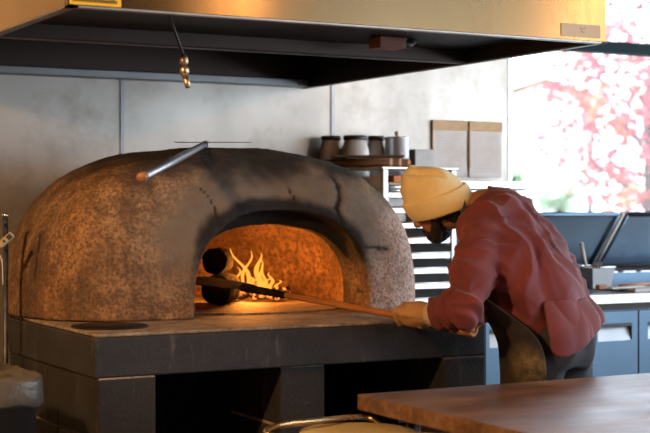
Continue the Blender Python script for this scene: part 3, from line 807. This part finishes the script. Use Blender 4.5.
# ------------------------------------------------------------------ foreground table and stools
TZ = .84; tx, ty_ = .603, -.592
tb = thing('work_table', (1.9, -1.3, 0), 'thick wooden butcher-block table in the right foreground', 'table')
obj('tabletop', MB().prism([(tx, ty_), (3.3, ty_), (3.3, -2.0), (tx, -2.0)], TZ-.047, TZ), 'table_wood', tb, bevel=.005, seg=3)
for (x, y) in ((tx+.14, ty_-.09), (3.2, ty_-.09), (tx+.14, -1.9), (3.2, -1.9)):
    obj('leg', MB().tube([(x, y, 0), (x, y, TZ-.06)], .021, 16), 'pan_steel', tb)
    obj('leg_bracket', MB().lathe((x, y, TZ-.075), [(.03, 0), (.04, .004), (.04, .024), (.03, .027)], 20), 'pan_steel', tb)
obj('apron_rail', MB().box((tx+.07, ty_-.12, TZ-.075), (3.25, ty_-.07, TZ-.048)), 'black_metal', tb)
def stool(x, y, z, ang, lb):
    t = thing('bar_stool', (x, y, 0), lb, 'stool', 'yellow-seated stools at the table corner')
    obj('seat', MB().lathe((x, y, z-.035), [(.10, 0), (.155, .006), (.168, .020), (.162, .031), (.13, .035), (.02, .033)], 36), 'seat_yellow', t)
    for k in range(4):
        a = ang+PI/4+k*PI/2; c, s_ = math.cos(a), math.sin(a)
        obj('leg', MB().tube([(x+c*.11, y+s_*.11, z-.03), (x+c*.19, y+s_*.19, 0)], .010, 10), 'gold_tube', t)
    ring = [(x+.155*math.cos(q), y+.155*math.sin(q), .28) for q in [2*PI*i/24 for i in range(25)]]
    obj('foot_ring', MB().tube(ring, .008, 8, caps=False), 'gold_tube', t)
    return t
s1 = stool(.50, -.776, .768, .3, 'yellow round bar stool with a bent tube rail, at the table corner')
# low back rail of the first stool
A = W(268, 434, 3.97); B = W(282, 424.5, 4.0); Cc = W(315, 421, 4.08); D_ = W(352, 417.3, 4.20); E = W(371, 418.5, 4.22); F_ = W(382, 428, 4.16); G_ = W(383, 437, 4.1)
def smooth_path(pts, n=6):
    out = []
    P = [pts[0]]+pts+[pts[-1]]
    for i in range(1, len(P)-2):
        for k in range(n):
            t = k/n; p0, p1, p2, p3 = P[i-1], P[i], P[i+1], P[i+2]
            out.append(.5*((2*p1)+(p2-p0)*t+(2*p0-5*p1+4*p2-p3)*t*t+(3*p1-p0-3*p2+p3)*t**3))
    return out+[pts[-1]]
obj('back_rail', MB().tube(smooth_path([V((.36, -.86, .74)), A, B, Cc, D_, E, F_, G_, V((.56, -.66, .735))]), .0085, 12), 'gold_tube', s1)
stool(.475, -1.118, .788, .1, 'second yellow round bar stool, nearest the lens below the table edge')

# ------------------------------------------------------------------ bin, pole and device at the left
bn = thing('rubbish_bin', (-.33, .30, 0), 'black rubbish bin with grey plastic liner beside the oven base', 'bin')
q0 = W(47, 372, 4.62); 
bxr = -.0; 
def rect_ring(cx, cy, hx_, hy_, z, n=8, wob=0, seed=0):
    out = []
    for i in range(4*n):
        t = i/(4*n)*2*PI; c, s_ = math.cos(t), math.sin(t); e = 5
        rr_ = (abs(c)**e+abs(s_)**e)**(-1/e)
        w = 1+wob*noise.noise(V((c*3+seed, s_*3, z*14)))
        out.append(V((cx+c*rr_*hx_*w, cy+s_*rr_*hy_*w, z+wob*.5*noise.noise(V((c*4, s_*4, seed+5))))))
    return out
bcx, bcy = -.36, .16
obj('bin_body', MB().rings([rect_ring(bcx, bcy, .15, .19, .0), rect_ring(bcx, bcy, .185, .23, .85), rect_ring(bcx, bcy, .19, .235, .855), rect_ring(bcx, bcy, .17, .215, .85), rect_ring(bcx, bcy, .165, .21, .40)], True), 'bin_plastic', bn)
lin = MB().rings([rect_ring(bcx, bcy, hx_, hy_, z, 14, wb_, sd) for hx_, hy_, z, wb_, sd in ((.196, .240, .795, .02, 1), (.199, .243, .80, .03, 1), (.197, .242, .83, .025, 1.4), (.198, .243, .865, .02, 2), (.195, .240, .880, .02, 2.5),
    (.180, .225, .884, .03, 3), (.165, .208, .872, .05, 3.5), (.150, .19, .882, .08, 4), (.12, .155, .868, .12, 5), (.08, .1, .882, .14, 6), (.03, .04, .868, .1, 7))], True)
obj('bin_liner', lin, 'plastic_bag', bn)
p0_ = W(5.5, 300, 5.05); pl = thing('steel_pole', (p0_.x, p0_.y, 0), 'slim dark steel pole standing at the left edge beside the oven', 'pole')
zt = EYE-(217-205)/FPX*5.05
obj('tube', MB().tube([(p0_.x, p0_.y, 0), (p0_.x, p0_.y, zt)], .0095, 14), 'pole_metal', pl)
obj('cap', MB().tube([(p0_.x, p0_.y, zt), (p0_.x, p0_.y, zt+.012)], .012, 14), 'bright_steel', pl)
obj('hook', MB().tube([(p0_.x, p0_.y, zt-.03), (p0_.x-.01, p0_.y-.03, zt-.03), (p0_.x-.01, p0_.y-.035, zt-.01)], .004, 8), 'black_metal', pl)
dv = thing('handheld_device', W(7, 240, 4.98), 'beige handheld device with small dark screen hanging on the pole', 'device')
c = W(6, 240, 4.98); ax = cv(.72, .62, 0); ay = cv(-.62, .72, 0)
bd = MB().obox(c, ax*.032, ay*.013, FWD*.009)
obj('casing', bd, 'grey_plastic', dv, bevel=.006)
obj('screen', MB().obox(c+ax*.017-FWD*.0095, ax*.009, ay*.008, FWD*.001), 'black_plastic', dv)
obj('button', MB().obox(c-ax*.006-FWD*.0095, ax*.004, ay*.004, FWD*.002), 'black_plastic', dv)
obj('cord', MB().tube(smooth_path([c-ax*.03, c-ax*.034-UP*.02, W(2, 262, 4.98), W(3, 285, 5.0)]), .002, 8), 'white_plastic', dv)

# ------------------------------------------------------------------ pendant lamps of the room
def pendant(x, y, z, lb, e):
    t = thing('pendant_lamp', (x, y, z), lb, 'lamp', 'warm pendant lamps')
    obj('bulb', MB().ball((x, y, z), .055, 18, 12), 'lamp_glow', t)
    obj('shade', MB().lathe((x, y, z-.03), [(.17, 0), (.165, .02), (.09, .13), (.03, .17), (.015, .18)], 28), 'black_metal', t)
    obj('cord', MB().tube([(x, y, z+.12), (x, y, 3.3)], .004, 8), 'black_plastic', t)
    L = bpy.data.lights.new('pendant_light', 'POINT'); L.energy = e; L.color = (1, .54, .22); L.shadow_soft_size = .08
    o = bpy.data.objects.new('pendant_light', L); C.objects.link(o); o.location = (x, y, z-.09)
for x, y, z, lb, e in ((-1.75, -1.15, 2.45, 'warm pendant lamp nearest the oven on the left', 270), (3.95, -3.4, 2.7, 'warm pendant lamp over the right of the dining side', 75), (1.57, -3.2, 2.7, 'warm pendant lamp over the middle of the dining side', 45)):
    pendant(x, y, z, lb, e)

# ------------------------------------------------------------------ outside
struct('ground', MB().box((-20, 1.9, -.9), (60, 60, -.6)), 'ground_pale')
def leafy(name, c, R, nleaf, size, mat, parent, seed, sq=.9):
    rnd = random.Random(seed); mb = MB()
    for i in range(nleaf):
        d = V((rnd.gauss(0, 1), rnd.gauss(0, 1), rnd.gauss(0, 1))).normalized(); r = R*(rnd.random()**.45)
        p = V(c)+V((d.x*r, d.y*r, d.z*r*sq)); 
        if noise.noise(p*1.4) < -.12 or noise.noise(p*3.1+V((9, 9, 9))) < -.05: continue
        u = V((rnd.gauss(0, 1), rnd.gauss(0, 1), rnd.gauss(0, 1))).normalized(); w = u.orthogonal().normalized(); s = size*(.6+.8*rnd.random())
        mb.add([p-u*s, p+w*s*.6, p+u*s, p-w*s*.6], [(0, 1, 2, 3)])
    return obj(name, mb, mat, parent, fixn=False)
tc = W(648, 100, 22); tr_ = thing('maple_tree', (tc.x, tc.y, -.6), 'red autumn maple tree outside the window', 'tree')
leafy('foliage', tc, 1.75, 17000, .065, 'maple_leaf', tr_, 4, 1.15)
m = MB().tube([(tc.x, tc.y, -.6), (tc.x+.05, tc.y, 1.2), (tc.x, tc.y, 2.6), (tc.x+.1, tc.y, 4)], [.13, .10, .07, .03], 10)
for k in range(9):
    a = k*2.4; z = 1.2+.25*k; m.tube([(tc.x, tc.y, z), (tc.x+math.cos(a)*.7, tc.y+math.sin(a)*.7, z+.5), (tc.x+math.cos(a)*1.2, tc.y+math.sin(a)*1.2, z+1.1)], [.04, .025, .01], 7)
obj('trunk', m, 'bark', tr_)
hc = W(548, 150, 38); ho = thing('far_house', (hc.x, hc.y, -.6), 'pale gabled house far outside the window', 'house')
pk = EYE+(205-84)/FPX*38; ev = EYE+(205-99)/FPX*38; hw = 1.35; lat = V((RGT.x, RGT.y, 0))
c0 = V((hc.x, hc.y, 0)) - lat*.1
def hp(l, d, z): return c0 + lat*l + FWD*d + UP*z
obj('walls', MB().add([hp(-hw, 0, -.6), hp(hw, 0, -.6), hp(hw, 0, ev), hp(0, 0, pk), hp(-hw, 0, ev), hp(-hw, 6, -.6), hp(hw, 6, -.6), hp(hw, 6, ev), hp(0, 6, pk), hp(-hw, 6, ev)],
     [(0, 1, 2, 3, 4), (9, 8, 7, 6, 5), (0, 4, 9, 5), (1, 6, 7, 2)]), 'house_wall', ho)
obj('roof', MB().add([hp(-hw-.25, -.3, ev-.1), hp(0, -.3, pk+.03), hp(hw+.25, -.3, ev-.1), hp(-hw-.25, 6.2, ev-.1), hp(0, 6.2, pk+.03), hp(hw+.25, 6.2, ev-.1),
     hp(-hw-.25, -.3, ev+.02), hp(0, -.3, pk+.15), hp(hw+.25, -.3, ev+.02), hp(-hw-.25, 6.2, ev+.02), hp(0, 6.2, pk+.15), hp(hw+.25, 6.2, ev+.02)],
     [(0, 1, 7, 6), (1, 2, 8, 7), (6, 7, 10, 9), (7, 8, 11, 10), (0, 3, 4, 1), (1, 4, 5, 2)]), 'house_roof', ho)
obj('window_frame', MB().obox(hp(-.15, -.03, EYE+(205-147)/FPX*38), lat*.25, FWD*.03, UP*.3), 'house_glass', ho)
bs = W(520, 195, 17)
for i, (px, py, zc, r) in enumerate(((517, 190, 16, .28), (590, 196, 26, .6), (628, 198, 27, .6), (560, 200, 24, .4))):
    c = W(px, py, zc); t = thing('garden_bush', (c.x, c.y, -.6), ('narrow green bush outside by the steel wall edge', 'pale bush outside left of the maple trunk', 'pale bush outside below the maple crown', 'low bush outside above the raised lids')[i], 'bush', 'bushes outside')
    leafy('foliage', c, r, 900, .06, 'bush', t, 20+i); obj('stem', MB().tube([(c.x, c.y, -.6), (c.x, c.y, c.z)], .05, 7), 'bark', t)

# ------------------------------------------------------------------ the baker
FM = cv(-.80, 0, .55); LM = cv(-.57, 0, -.82)        # facing, his left
hipc = W(553, 322, 5.0)
baker = thing('person', (hipc.x, hipc.y, 0), 'person in yellow beanie and burgundy shirt bending to push a peel into the oven', 'person')
body = MB()
S = [W(553, 338, 5.0), W(553, 318, 5.0), W(541, 295, 5.03), W(523, 268, 5.07), W(505, 240, 5.12), W(493, 220, 5.16), W(484, 208, 5.18)]
body.loft(list(zip(S, (.14, .135, .125, .13, .145, .15, .10), (.10, .10, .09, .095, .10, .085, .06))), LM)
HC = W(436, 205, 5.22)                                # head centre
F0 = V((0, 0, 0)) + cv(-.74, -.44, .50); U0 = cv(-.30, .90, -.14)
HF = F0; HU = (U0 - F0*U0.dot(F0)).normalized(); HL = HU.cross(HF).normalized()
def H(f, l, u): return HC + HF*f + HL*l + HU*u
neck0 = W(487, 207, 5.18)
body.chain([neck0, neck0.lerp(H(-.03, 0, -.05), .5), H(-.025, 0, -.05)], [.068, .060, .058])
# skull and face
body.ell(H(-.012, 0, .02), HF*.096, HL*.076, HU*.100)
body.ell(H(.025, 0, -.035), HF*.066, HL*.060, HU*.080)
body.ell(H(.050, 0, -.088), HF*.034, HL*.036, HU*.026)         # chin
body.chain([H(.085, 0, .005), H(.108, 0, -.028)], [.009, .014])  # nose
body.ell(H(.10, 0, -.034), HF*.012, HL*.019, HU*.010)
body.ell(H(.078, 0, .020), HF*.018, HL*.052, HU*.012)          # brow
body.ell(H(.086, 0, -.064), HF*.012, HL*.024, HU*.007); body.ell(H(.083, 0, -.076), HF*.012, HL*.022, HU*.008)
for s_ in (-1, 1):
    body.ell(H(.052, s_*.045, -.018), HF*.026, HL*.018, HU*.020)   # cheek
    body.ell(H(-.010, s_*.080, -.012), HF*.020, (HL*s_*.7-HF*.5)*.012, HU*.033)    # ear
# legs
LEGS = []
for s_, fx in ((1, .03), (-1, -.04)):
    hip = hipc + LM*s_*.085 - UP*.06; knee = V((hip.x, hip.y, .50)) + LM*s_*.03 + FM*(.05+fx); ank = V((knee.x, knee.y, .085)) + LM*s_*.02 - FM*.05
    body.chain([hip, knee, ank], [.088, .060, .042]); LEGS.append((hip, knee, ank))
    body.chain([ank-UP*.035-FM*.02, ank-UP*.045+FM*.14], [.036, .030])
# near (left) arm
SH1 = W(489, 222, 5.00); EL1 = W(466, 309, 4.76); WR1 = H1 - pd*.0 + (EL1-H1).normalized()*.085
body.chain([SH1, EL1], [.052, .042]); body.chain([EL1, WR1], [.044, .030])
# far (right) arm
HP2 = H2 + pd*.0
SH2 = W(516, 226, 5.26); EL2 = W(512, 290, 5.16); WR2 = HP2 + (EL2-HP2).normalized()*.08
body.chain([S[5], SH2], [.06, .052]); body.chain([S[5], SH1], [.06, .052])
body.chain([SH2, EL2], [.052, .042]); body.chain([EL2, WR2], [.042, .029])
def hand(mb, grip, wrist, axis, out, r=.013, k=1.0):
    # grip: point on the shaft; axis: shaft direction; out: from shaft towards the palm back
    a = axis.normalized(); o = (out - a*out.dot(a)).normalized(); n = a.cross(o).normalized()
    palm = grip + o*(r+.017)
    mb.ell(palm, a*.040*k, n*.034*k, o*.015*k, 14, 8)
    mb.chain([wrist, palm - a*.005], [.026*k, .021*k])
    for i, L in enumerate((.92, 1.0, .94, .78)):
        t = (i-1.5)*.0195*k; R = r+.0085
        pts = []; K = 6
        for j in range(K+1):
            an = .35 + j/K*3.9*L           # wraps round the shaft
            rad = R+.004*(1-j/K) 
            pts.append(grip + a*t + o*math.cos(an)*rad*(1.0) + n*math.sin(an)*rad)
        pts[0] = palm + a*t + n*.020*k
        mb.chain(pts, [.0088*k]+[.0082*k]*(K-1)+[.0072*k], 10)
    # thumb from the side of the palm closing the other way
    b = palm + a*.030*k - n*.018*k
    mb.chain([b, grip + a*.043 - n*(r+.012) + o*.006, grip + a*.040 - n*(r+.004) - o*(r+.004), grip + a*.036 + n*.004 - o*(r+.010)], [.0115*k, .010*k, .009*k, .008*k], 10)
outv = (WR1-H1); 
hand(body, H2, WR2, pd, (WR2-H2)*.6+UP*.6, .013)
bm_ = fuse(body, .0055, 4)
bo = finalize('body', bm_, 'skin', baker, fixn=False)
# glove on the near hand
gl = MB(); hand(gl, H1, WR1, pd, (WR1-H1).normalized()*.5+cv(.1, .75, -.55), .0145, 1.38)
gl.ell(H1+cv(.0, .6, -.7)*.012, pd*.048, pd.cross(UP).normalized()*.040, UP*.040)
gl.chain([H1+(WR1-H1)*.35+UP*.012, WR1], [.044, .038])
go = finalize('glove', fuse(gl, .0045, 3), 'glove', baker, fixn=False, label='tan work glove on the near hand')
fa_ = (EL1-WR1).normalized(); cu = MB(); cu.tube([WR1-fa_*.012, WR1-fa_*.006, WR1+fa_*.022, WR1+fa_*.028], [.039, .042, .044, .040], 24)
obj('glove_cuff', cu, 'cuff_knit', go)
# hair and beard
hr = MB(); hr.ell(H(-.030, 0, -.005), HF*.080, HL*.080, HU*.078)
hr.ell(H(-.058, 0, -.052), HF*.048, HL*.070, HU*.048)
hm = fuse(hr, .006, 3); displace(hm, lambda p, n: .004*noise.noise(p*60))
# keep hair off the face
hb = bmesh.new(); hb.from_mesh(hm)
bmesh.ops.delete(hb, geom=[v for v in hb.verts if (v.co-HC).dot(HF) > -.002+.0*abs((v.co-HC).dot(HL)) and (v.co-HC).dot(HU) < .03], context='VERTS'); hb.to_mesh(hm); hb.free()
finalize('hair', hm, 'hair', baker, fixn=False)
br = MB(); br.ell(H(.046, 0, -.092), HF*.050, HL*.052, HU*.038)
br.ell(H(.020, 0, -.070), HF*.050, HL*.064, HU*.036)
for s_ in (-1, 1):
    br.chain([H(.004, s_*.066, -.030), H(.012, s_*.064, -.062), H(.034, s_*.050, -.092), H(.056, s_*.024, -.104)], [.012, .018, .021, .021], 12)
    br.chain([H(.086, s_*.006, -.052), H(.082, s_*.026, -.060), H(.068, s_*.038, -.082)], [.008, .009, .012], 10)
bmm = fuse(br, .005, 2); displace(bmm, lambda p, n: .0035*noise.noise(p*90))
finalize('beard', bmm, 'hair', baker, fixn=False)
for s_ in (-1, 1):
    eb = MB().chain([H(.090, s_*.018, .022), H(.086, s_*.042, .024), H(.072, s_*.056, .018)], [.004, .005, .003], 8); obj('eyebrow', eb, 'hair', baker)
    obj('eye', MB().ball(H(.073, s_*.032, -.002), .0125, 14, 10), 'eye', baker)
# beanie
bn_ = MB(); NB = 56; rs = []
prof = [(-.030, .098, 1), (-.036, .106, 1), (-.028, .114, 1), (.008, .1195, 1), (.034, .1195, 1), (.042, .1145, 1), (.041, .1055, 0), (.060, .1035, 0), (.088, .097, 0), (.113, .084, 0), (.133, .065, 0), (.149, .043, 0), (.160, .020, 0), (.163, .003, 0)]
TU = (HU + HF*.16).normalized()
for i, (u, r, c_) in enumerate(prof):
    ring = []
    for k in range(NB):
        a = 2*PI*k/NB; fb_ = math.cos(a); lf = math.sin(a)
        rr_ = r*(1 + (.0 if c_ else .035*math.sin(5*a+1.0)*sstep(.05, .13, u)))
        tilt = .026*fb_*(1 if u < .09 else .5)           # higher over the brow
        ring.append(HC + HF*(fb_*rr_*1.06-.016+ (.010 if u > .12 else 0)) + HL*lf*rr_*.95 + HU*(u+tilt))
    rs.append(ring)
bn_.rings(rs, True)
bnm = evaluated(bn_.mesh('b'), [('SUBSURF', dict(levels=2, render_levels=2))])
displace(bnm, lambda p, n: -.012*max(0, noise.noise(V(((p-HC).dot(HF)*11, (p-HC).dot(HL)*11, (p-HC).dot(HU)*7)))-.05)*sstep(.04, .10, (p-HC).dot(HU)) + .0015*noise.noise(p*30)
         - .020*math.exp(-(((p-HC).dot(HL)-.040)/.010)**2)*sstep(.06, .10, (p-HC).dot(HU))*sstep(.03, -.03, (p-HC).dot(HF)))
finalize('beanie', bnm, 'knit', baker, fixn=True, label='mustard yellow knitted beanie with turned-up cuff')
# apron strap round the neck
st = MB(); nk = neck0.lerp(H(-.025, 0, -.05), .55); nd = (H(-.025, 0, -.05)-neck0).normalized(); nx, ny = frame_of(nd, LM)
st.rings([[nk + nd*z + (nx*math.cos(2*PI*i/28) + ny*math.sin(2*PI*i/28))*r for i in range(28)] for z, r in ((-.012, .080), (-.012, .088), (.012, .086), (.012, .078))], True)
obj('apron_strap', st, 'strap', baker)

# shirt
sh_ = MB()
T = [(W(482, 205, 5.19), .080, .075), (W(487, 208, 5.19), .135, .098), (W(496, 218, 5.16), .200, .124), (W(507, 241, 5.12), .230, .145), (W(524, 268, 5.07), .240, .152),
     (W(539, 293, 5.03), .222, .148), (W(547, 309, 5.0), .200, .138), (W(553, 322, 5.0), .180, .125)]
sh_.loft(T, LM, 32, 2.3)
# bag of cloth hanging under the belly
sh_.ell(W(520, 308, 5.0), LM*.17, FM*.10, UP*.055)
sh_.chain([W(503, 211, 5.10), W(489, 225, 5.00), W(479, 252, 4.93), W(471, 282, 4.84), EL1], [.085, .086, .080, .078, .074], 18)
CF = WR1.lerp(EL1, .22)
sh_.chain([EL1, EL1.lerp(CF, .5), CF], [.076, .072, .055], 18)
sh_.chain([W(508, 214, 5.20), SH2, SH2.lerp(EL2, .5), EL2], [.08, .078, .074, .066], 16)
CF2 = WR2.lerp(EL2, .35); sh_.chain([EL2, CF2], [.06, .048], 14)
sm_ = fuse(sh_, .0085, 8, .5)
spine = (T[1][0]-T[6][0]).normalized(); back = (spine.cross(LM)).normalized()
def fold(x): return 1-(abs(x)**.8)*2
armdir = (EL1-SH1).normalized()
def sfold(p, n):
    q = p - T[3][0]; t = q.dot(spine); l = q.dot(LM); b = q.dot(back)
    da = (p-SH1).dot(armdir); dist = ((p-SH1)-armdir*da).length
    arm = sstep(.13, .09, dist)*sstep(.05, .12, da); fore = sstep(.10, .07, ((p-EL1)-(CF-EL1).normalized()*(p-EL1).dot((CF-EL1).normalized())).length)*sstep(.0, .03, (p-EL1).dot((CF-EL1).normalized()))
    w = V((noise.noise(p*5), noise.noise(p*5+V((7, 0, 0))), 0))*.5
    lng = fold(noise.noise(V((l*10+w.x*1.2, t*3.0+w.y, b*7))))     # folds down the back
    crs = fold(noise.noise(V((da*17+w.x*2.5, l*4, b*4))))
    f = (.024*(lng-.65))*(1-arm)*(1-fore) + (.024*(crs-.6))*arm*(1-fore)
    if fore > 0:
        s2 = (p-EL1).dot((CF-EL1).normalized()); f += fore*.020*(fold(noise.noise(V((s2*34+w.x*2, l*6, p.z*7))))-.55)
    f += .006*noise.noise(p*11) + .007*(fold(noise.noise(V((l*14, t*9, b*14))+w*4))-.6)
    return f
displace(sm_, sfold)
shirt = finalize('shirt', sm_, 'shirt', baker, fixn=False)
# collar
cl = MB(); cd = (W(470, 198, 5.19)-W(486, 210, 5.18)).normalized(); cx_, cy_ = frame_of(cd, LM); cc = W(482, 205, 5.18)
cl.rings([[cc + cd*z + cx_*math.cos(a)*r*1.0 + cy_*math.sin(a)*r*.92 + cd*.006*math.sin(3*a+1) for a in [2*PI*i/32 for i in range(32)]] for z, r in ((-.020, .100), (.014, .080), (.020, .077), (.018, .071), (-.020, .080))], True)
obj('collar', cl, 'shirt', shirt)
cu2 = MB(); cu2.tube([CF-fa_*.016, CF-fa_*.012, CF+fa_*.020, CF+fa_*.03], [.046, .053, .060, .052], 24); 
cm = fuse(cu2, .006, 2); displace(cm, lambda p, n: .004*noise.noise(p*40)); finalize('rolled_cuff', cm, 'shirt', shirt, fixn=False)
# shirt tail: hangs over the hips behind, slit at the side
def shell(rows, name, mat, par, th=.004, label=None, amp=.0, flour=None):
    mb = MB(); n = len(rows[0]); mb.v = [p for r in rows for p in r]
    for k in range(len(rows)-1):
        for i in range(n-1): mb.f.append([k*n+i, k*n+i+1, (k+1)*n+i+1, (k+1)*n+i]); mb.sm.append(True)
    me = evaluated(mb.mesh(name), [('SUBSURF', dict(levels=2, render_levels=2))])
    if amp: displace(me, lambda p, nn: amp*(fold(noise.noise(V((p.x*11+p.y*9, p.y*4, p.z*3.2))))-.6))
    me = evaluated(me, [('SOLIDIFY', dict(thickness=th, offset=0))])
    if flour: setattr_mesh(me, 'flour', flour)
    for p in me.polygons: p.use_smooth = True
    return finalize(name, me, mat, par, fixn=True, label=label)
def hip_ring(c, a, b, a0, a1, n, wob=0, seed=0, tz=None):
    out = []
    for i in range(n):
        th = math.radians(a0+(a1-a0)*i/(n-1)); w = 1+wob*noise.noise(V((math.cos(th)*2.5+seed, math.sin(th)*2.5, seed)))
        z = tz(math.degrees(th)) if tz else 0
        out.append(c + LM*math.cos(th)*a*w + FM*math.sin(th)*b*w + UP*z)
    return out
tailz = lambda d: -.0
rows = []
for k in range(7):
    t = k/6; cc2 = W(549, 298, 5.0).lerp(W(553, 321, 5.0), t)
    rows.append(hip_ring(cc2, .175+.035*min(1,1.6*t), .118+.038*min(1,1.6*t), -27-12*t*.3, -200, 26, .05*t, 2, lambda d, t=t: -t*(.004+.105*sstep(-125, -38, d)-.03*sstep(-40,-28,d))))
shell(rows, 'shirt_tail', 'shirt', shirt, .005, amp=.009)
# trousers
tr = MB()
tr.loft([(W(554, 316, 5.0), .165, .122), (W(554, 333, 5.0), .180, .142), (W(552, 352, 5.0), .176, .138), (W(551, 366, 5.0), .165, .12)], LM, 28, 2.4)
for hip, knee, ank in LEGS: tr.chain([hip-UP*.02, hip.lerp(knee, .5), knee, ank+UP*.0], [.104, .094, .080, .066], 18)
tm = fuse(tr, .010, 6); displace(tm, lambda p, n: .010*(fold(noise.noise(V((p.x*9, p.y*9, p.z*2.6))))-.6) if p.z > .1 else 0)
finalize('trousers', tm, 'trousers', baker, fixn=False)
# apron: wraps front and left side from the belly to below the knee
rows = []
for (c, a, b, a0, a1) in ((W(514, 290, 4.99), .215, .120, 10, 150), (W(526, 308, 4.98), .208, .140, -8, 160), (W(539, 324, 4.98), .206, .150, -24, 165), (W(546, 340, 4.985), .200, .148, -30, 172), (W(547, 362, 4.985), .197, .148, -33, 176), (W(547, 390, 4.985), .196, .148, -34, 176), (W(546, 430, 4.985), .19, .15, -30, 178), (W(546, 480, 4.985), .195, .155, -28, 178)):
    rows.append(hip_ring(c, a, b, a0, a1, 16, .05, 1))
def flour(p): 
    return 0
fl = W(530, 366, 4.80)
shell(rows, 'apron', 'apron', baker, .004, 'dark apron dusted with flour', .010, lambda p, n: max(0, 1-((p-fl)*1).length/.09)**.8*1.2 + .05)
for hip, knee, ank in LEGS:
    so = MB().chain([ank-UP*.040-FM*.03, ank-UP*.045+FM*.08, ank-UP*.050+FM*.17], [.044, .044, .036], 14).box((ank.x-.03, ank.y-.03, ank.z-.03), (ank.x+.03, ank.y+.03, ank.z+.05))
    me_ = fuse(so, .007, 4)
    for v in me_.vertices: v.co.z = max(v.co.z, .001)
    finalize('shoe', me_, 'shoe', baker, fixn=False)


# ------------------------------------------------------------------ light
w = bpy.data.worlds.new('sky'); bpy.context.scene.world = w; w.use_nodes = True
bg = w.node_tree.nodes['Background']
tcn = w.node_tree.nodes.new('ShaderNodeTexCoord'); sp = w.node_tree.nodes.new('ShaderNodeSeparateXYZ'); rp = w.node_tree.nodes.new('ShaderNodeValToRGB')
w.node_tree.links.new(tcn.outputs['Generated'], sp.inputs[0]); w.node_tree.links.new(sp.outputs['Z'], rp.inputs[0]); w.node_tree.links.new(rp.outputs[0], bg.inputs[0])
e = rp.color_ramp.elements; e[0].position = 0; e[0].color = (.82, .91, 1, 1); e[1].position = .5; e[1].color = (.66, .81, 1, 1)
bg.inputs[1].default_value = 6.6
def portal(loc, sx_, sy_, rot):
    L = bpy.data.lights.new('daylight_portal', 'AREA'); L.shape = 'RECTANGLE'; L.size = sx_; L.size_y = sy_; L.cycles.is_portal = True
    o = bpy.data.objects.new('daylight_portal', L); C.objects.link(o); o.location = loc; o.rotation_euler = rot
portal((4.22, WY+.09, 2.05), 2.75, 1.85, (-PI/2, 0, 0))
portal((5.72, -3.2, 1.75), 10, 2.3, (PI/2, 0, PI/2))
portal(((FX+5.6)/2, -8.14, 1.7), 5.6-FX, 2.4, (PI/2, 0, 0))
def pl_(loc, e, col, r=.05):
    L = bpy.data.lights.new('fire_light', 'POINT'); L.energy = e; L.color = col; L.shadow_soft_size = r
    o = bpy.data.objects.new('fire_light', L); C.objects.link(o); o.location = loc
f = W(250, 268, 5.93); pl_(f, 11, (1, .31, .045), .06)

# ------------------------------------------------------------------ camera
cam = bpy.data.cameras.new('camera'); co = bpy.data.objects.new('camera', cam); C.objects.link(co)
co.location = CAM; co.rotation_euler = (PI/2, 0, -math.atan2(FWD.x, FWD.y))
cam.sensor_width = 36; cam.lens = FPX/650*36; cam.shift_y = -11.5/650; cam.clip_end = 200
cam.dof.use_dof = True; cam.dof.focus_distance = 5.0; cam.dof.aperture_fstop = 3.2
sc = bpy.context.scene; sc.camera = co
sc.view_settings.view_transform = 'Standard'; sc.view_settings.look = 'None'; sc.view_settings.exposure = 0; sc.view_settings.gamma = 1
sc.cycles.use_denoising = True; sc.cycles.max_bounces = 8; sc.cycles.diffuse_bounces = 4; sc.cycles.sample_clamp_indirect = 6; sc.cycles.caustics_reflective = False; sc.cycles.caustics_refractive = False
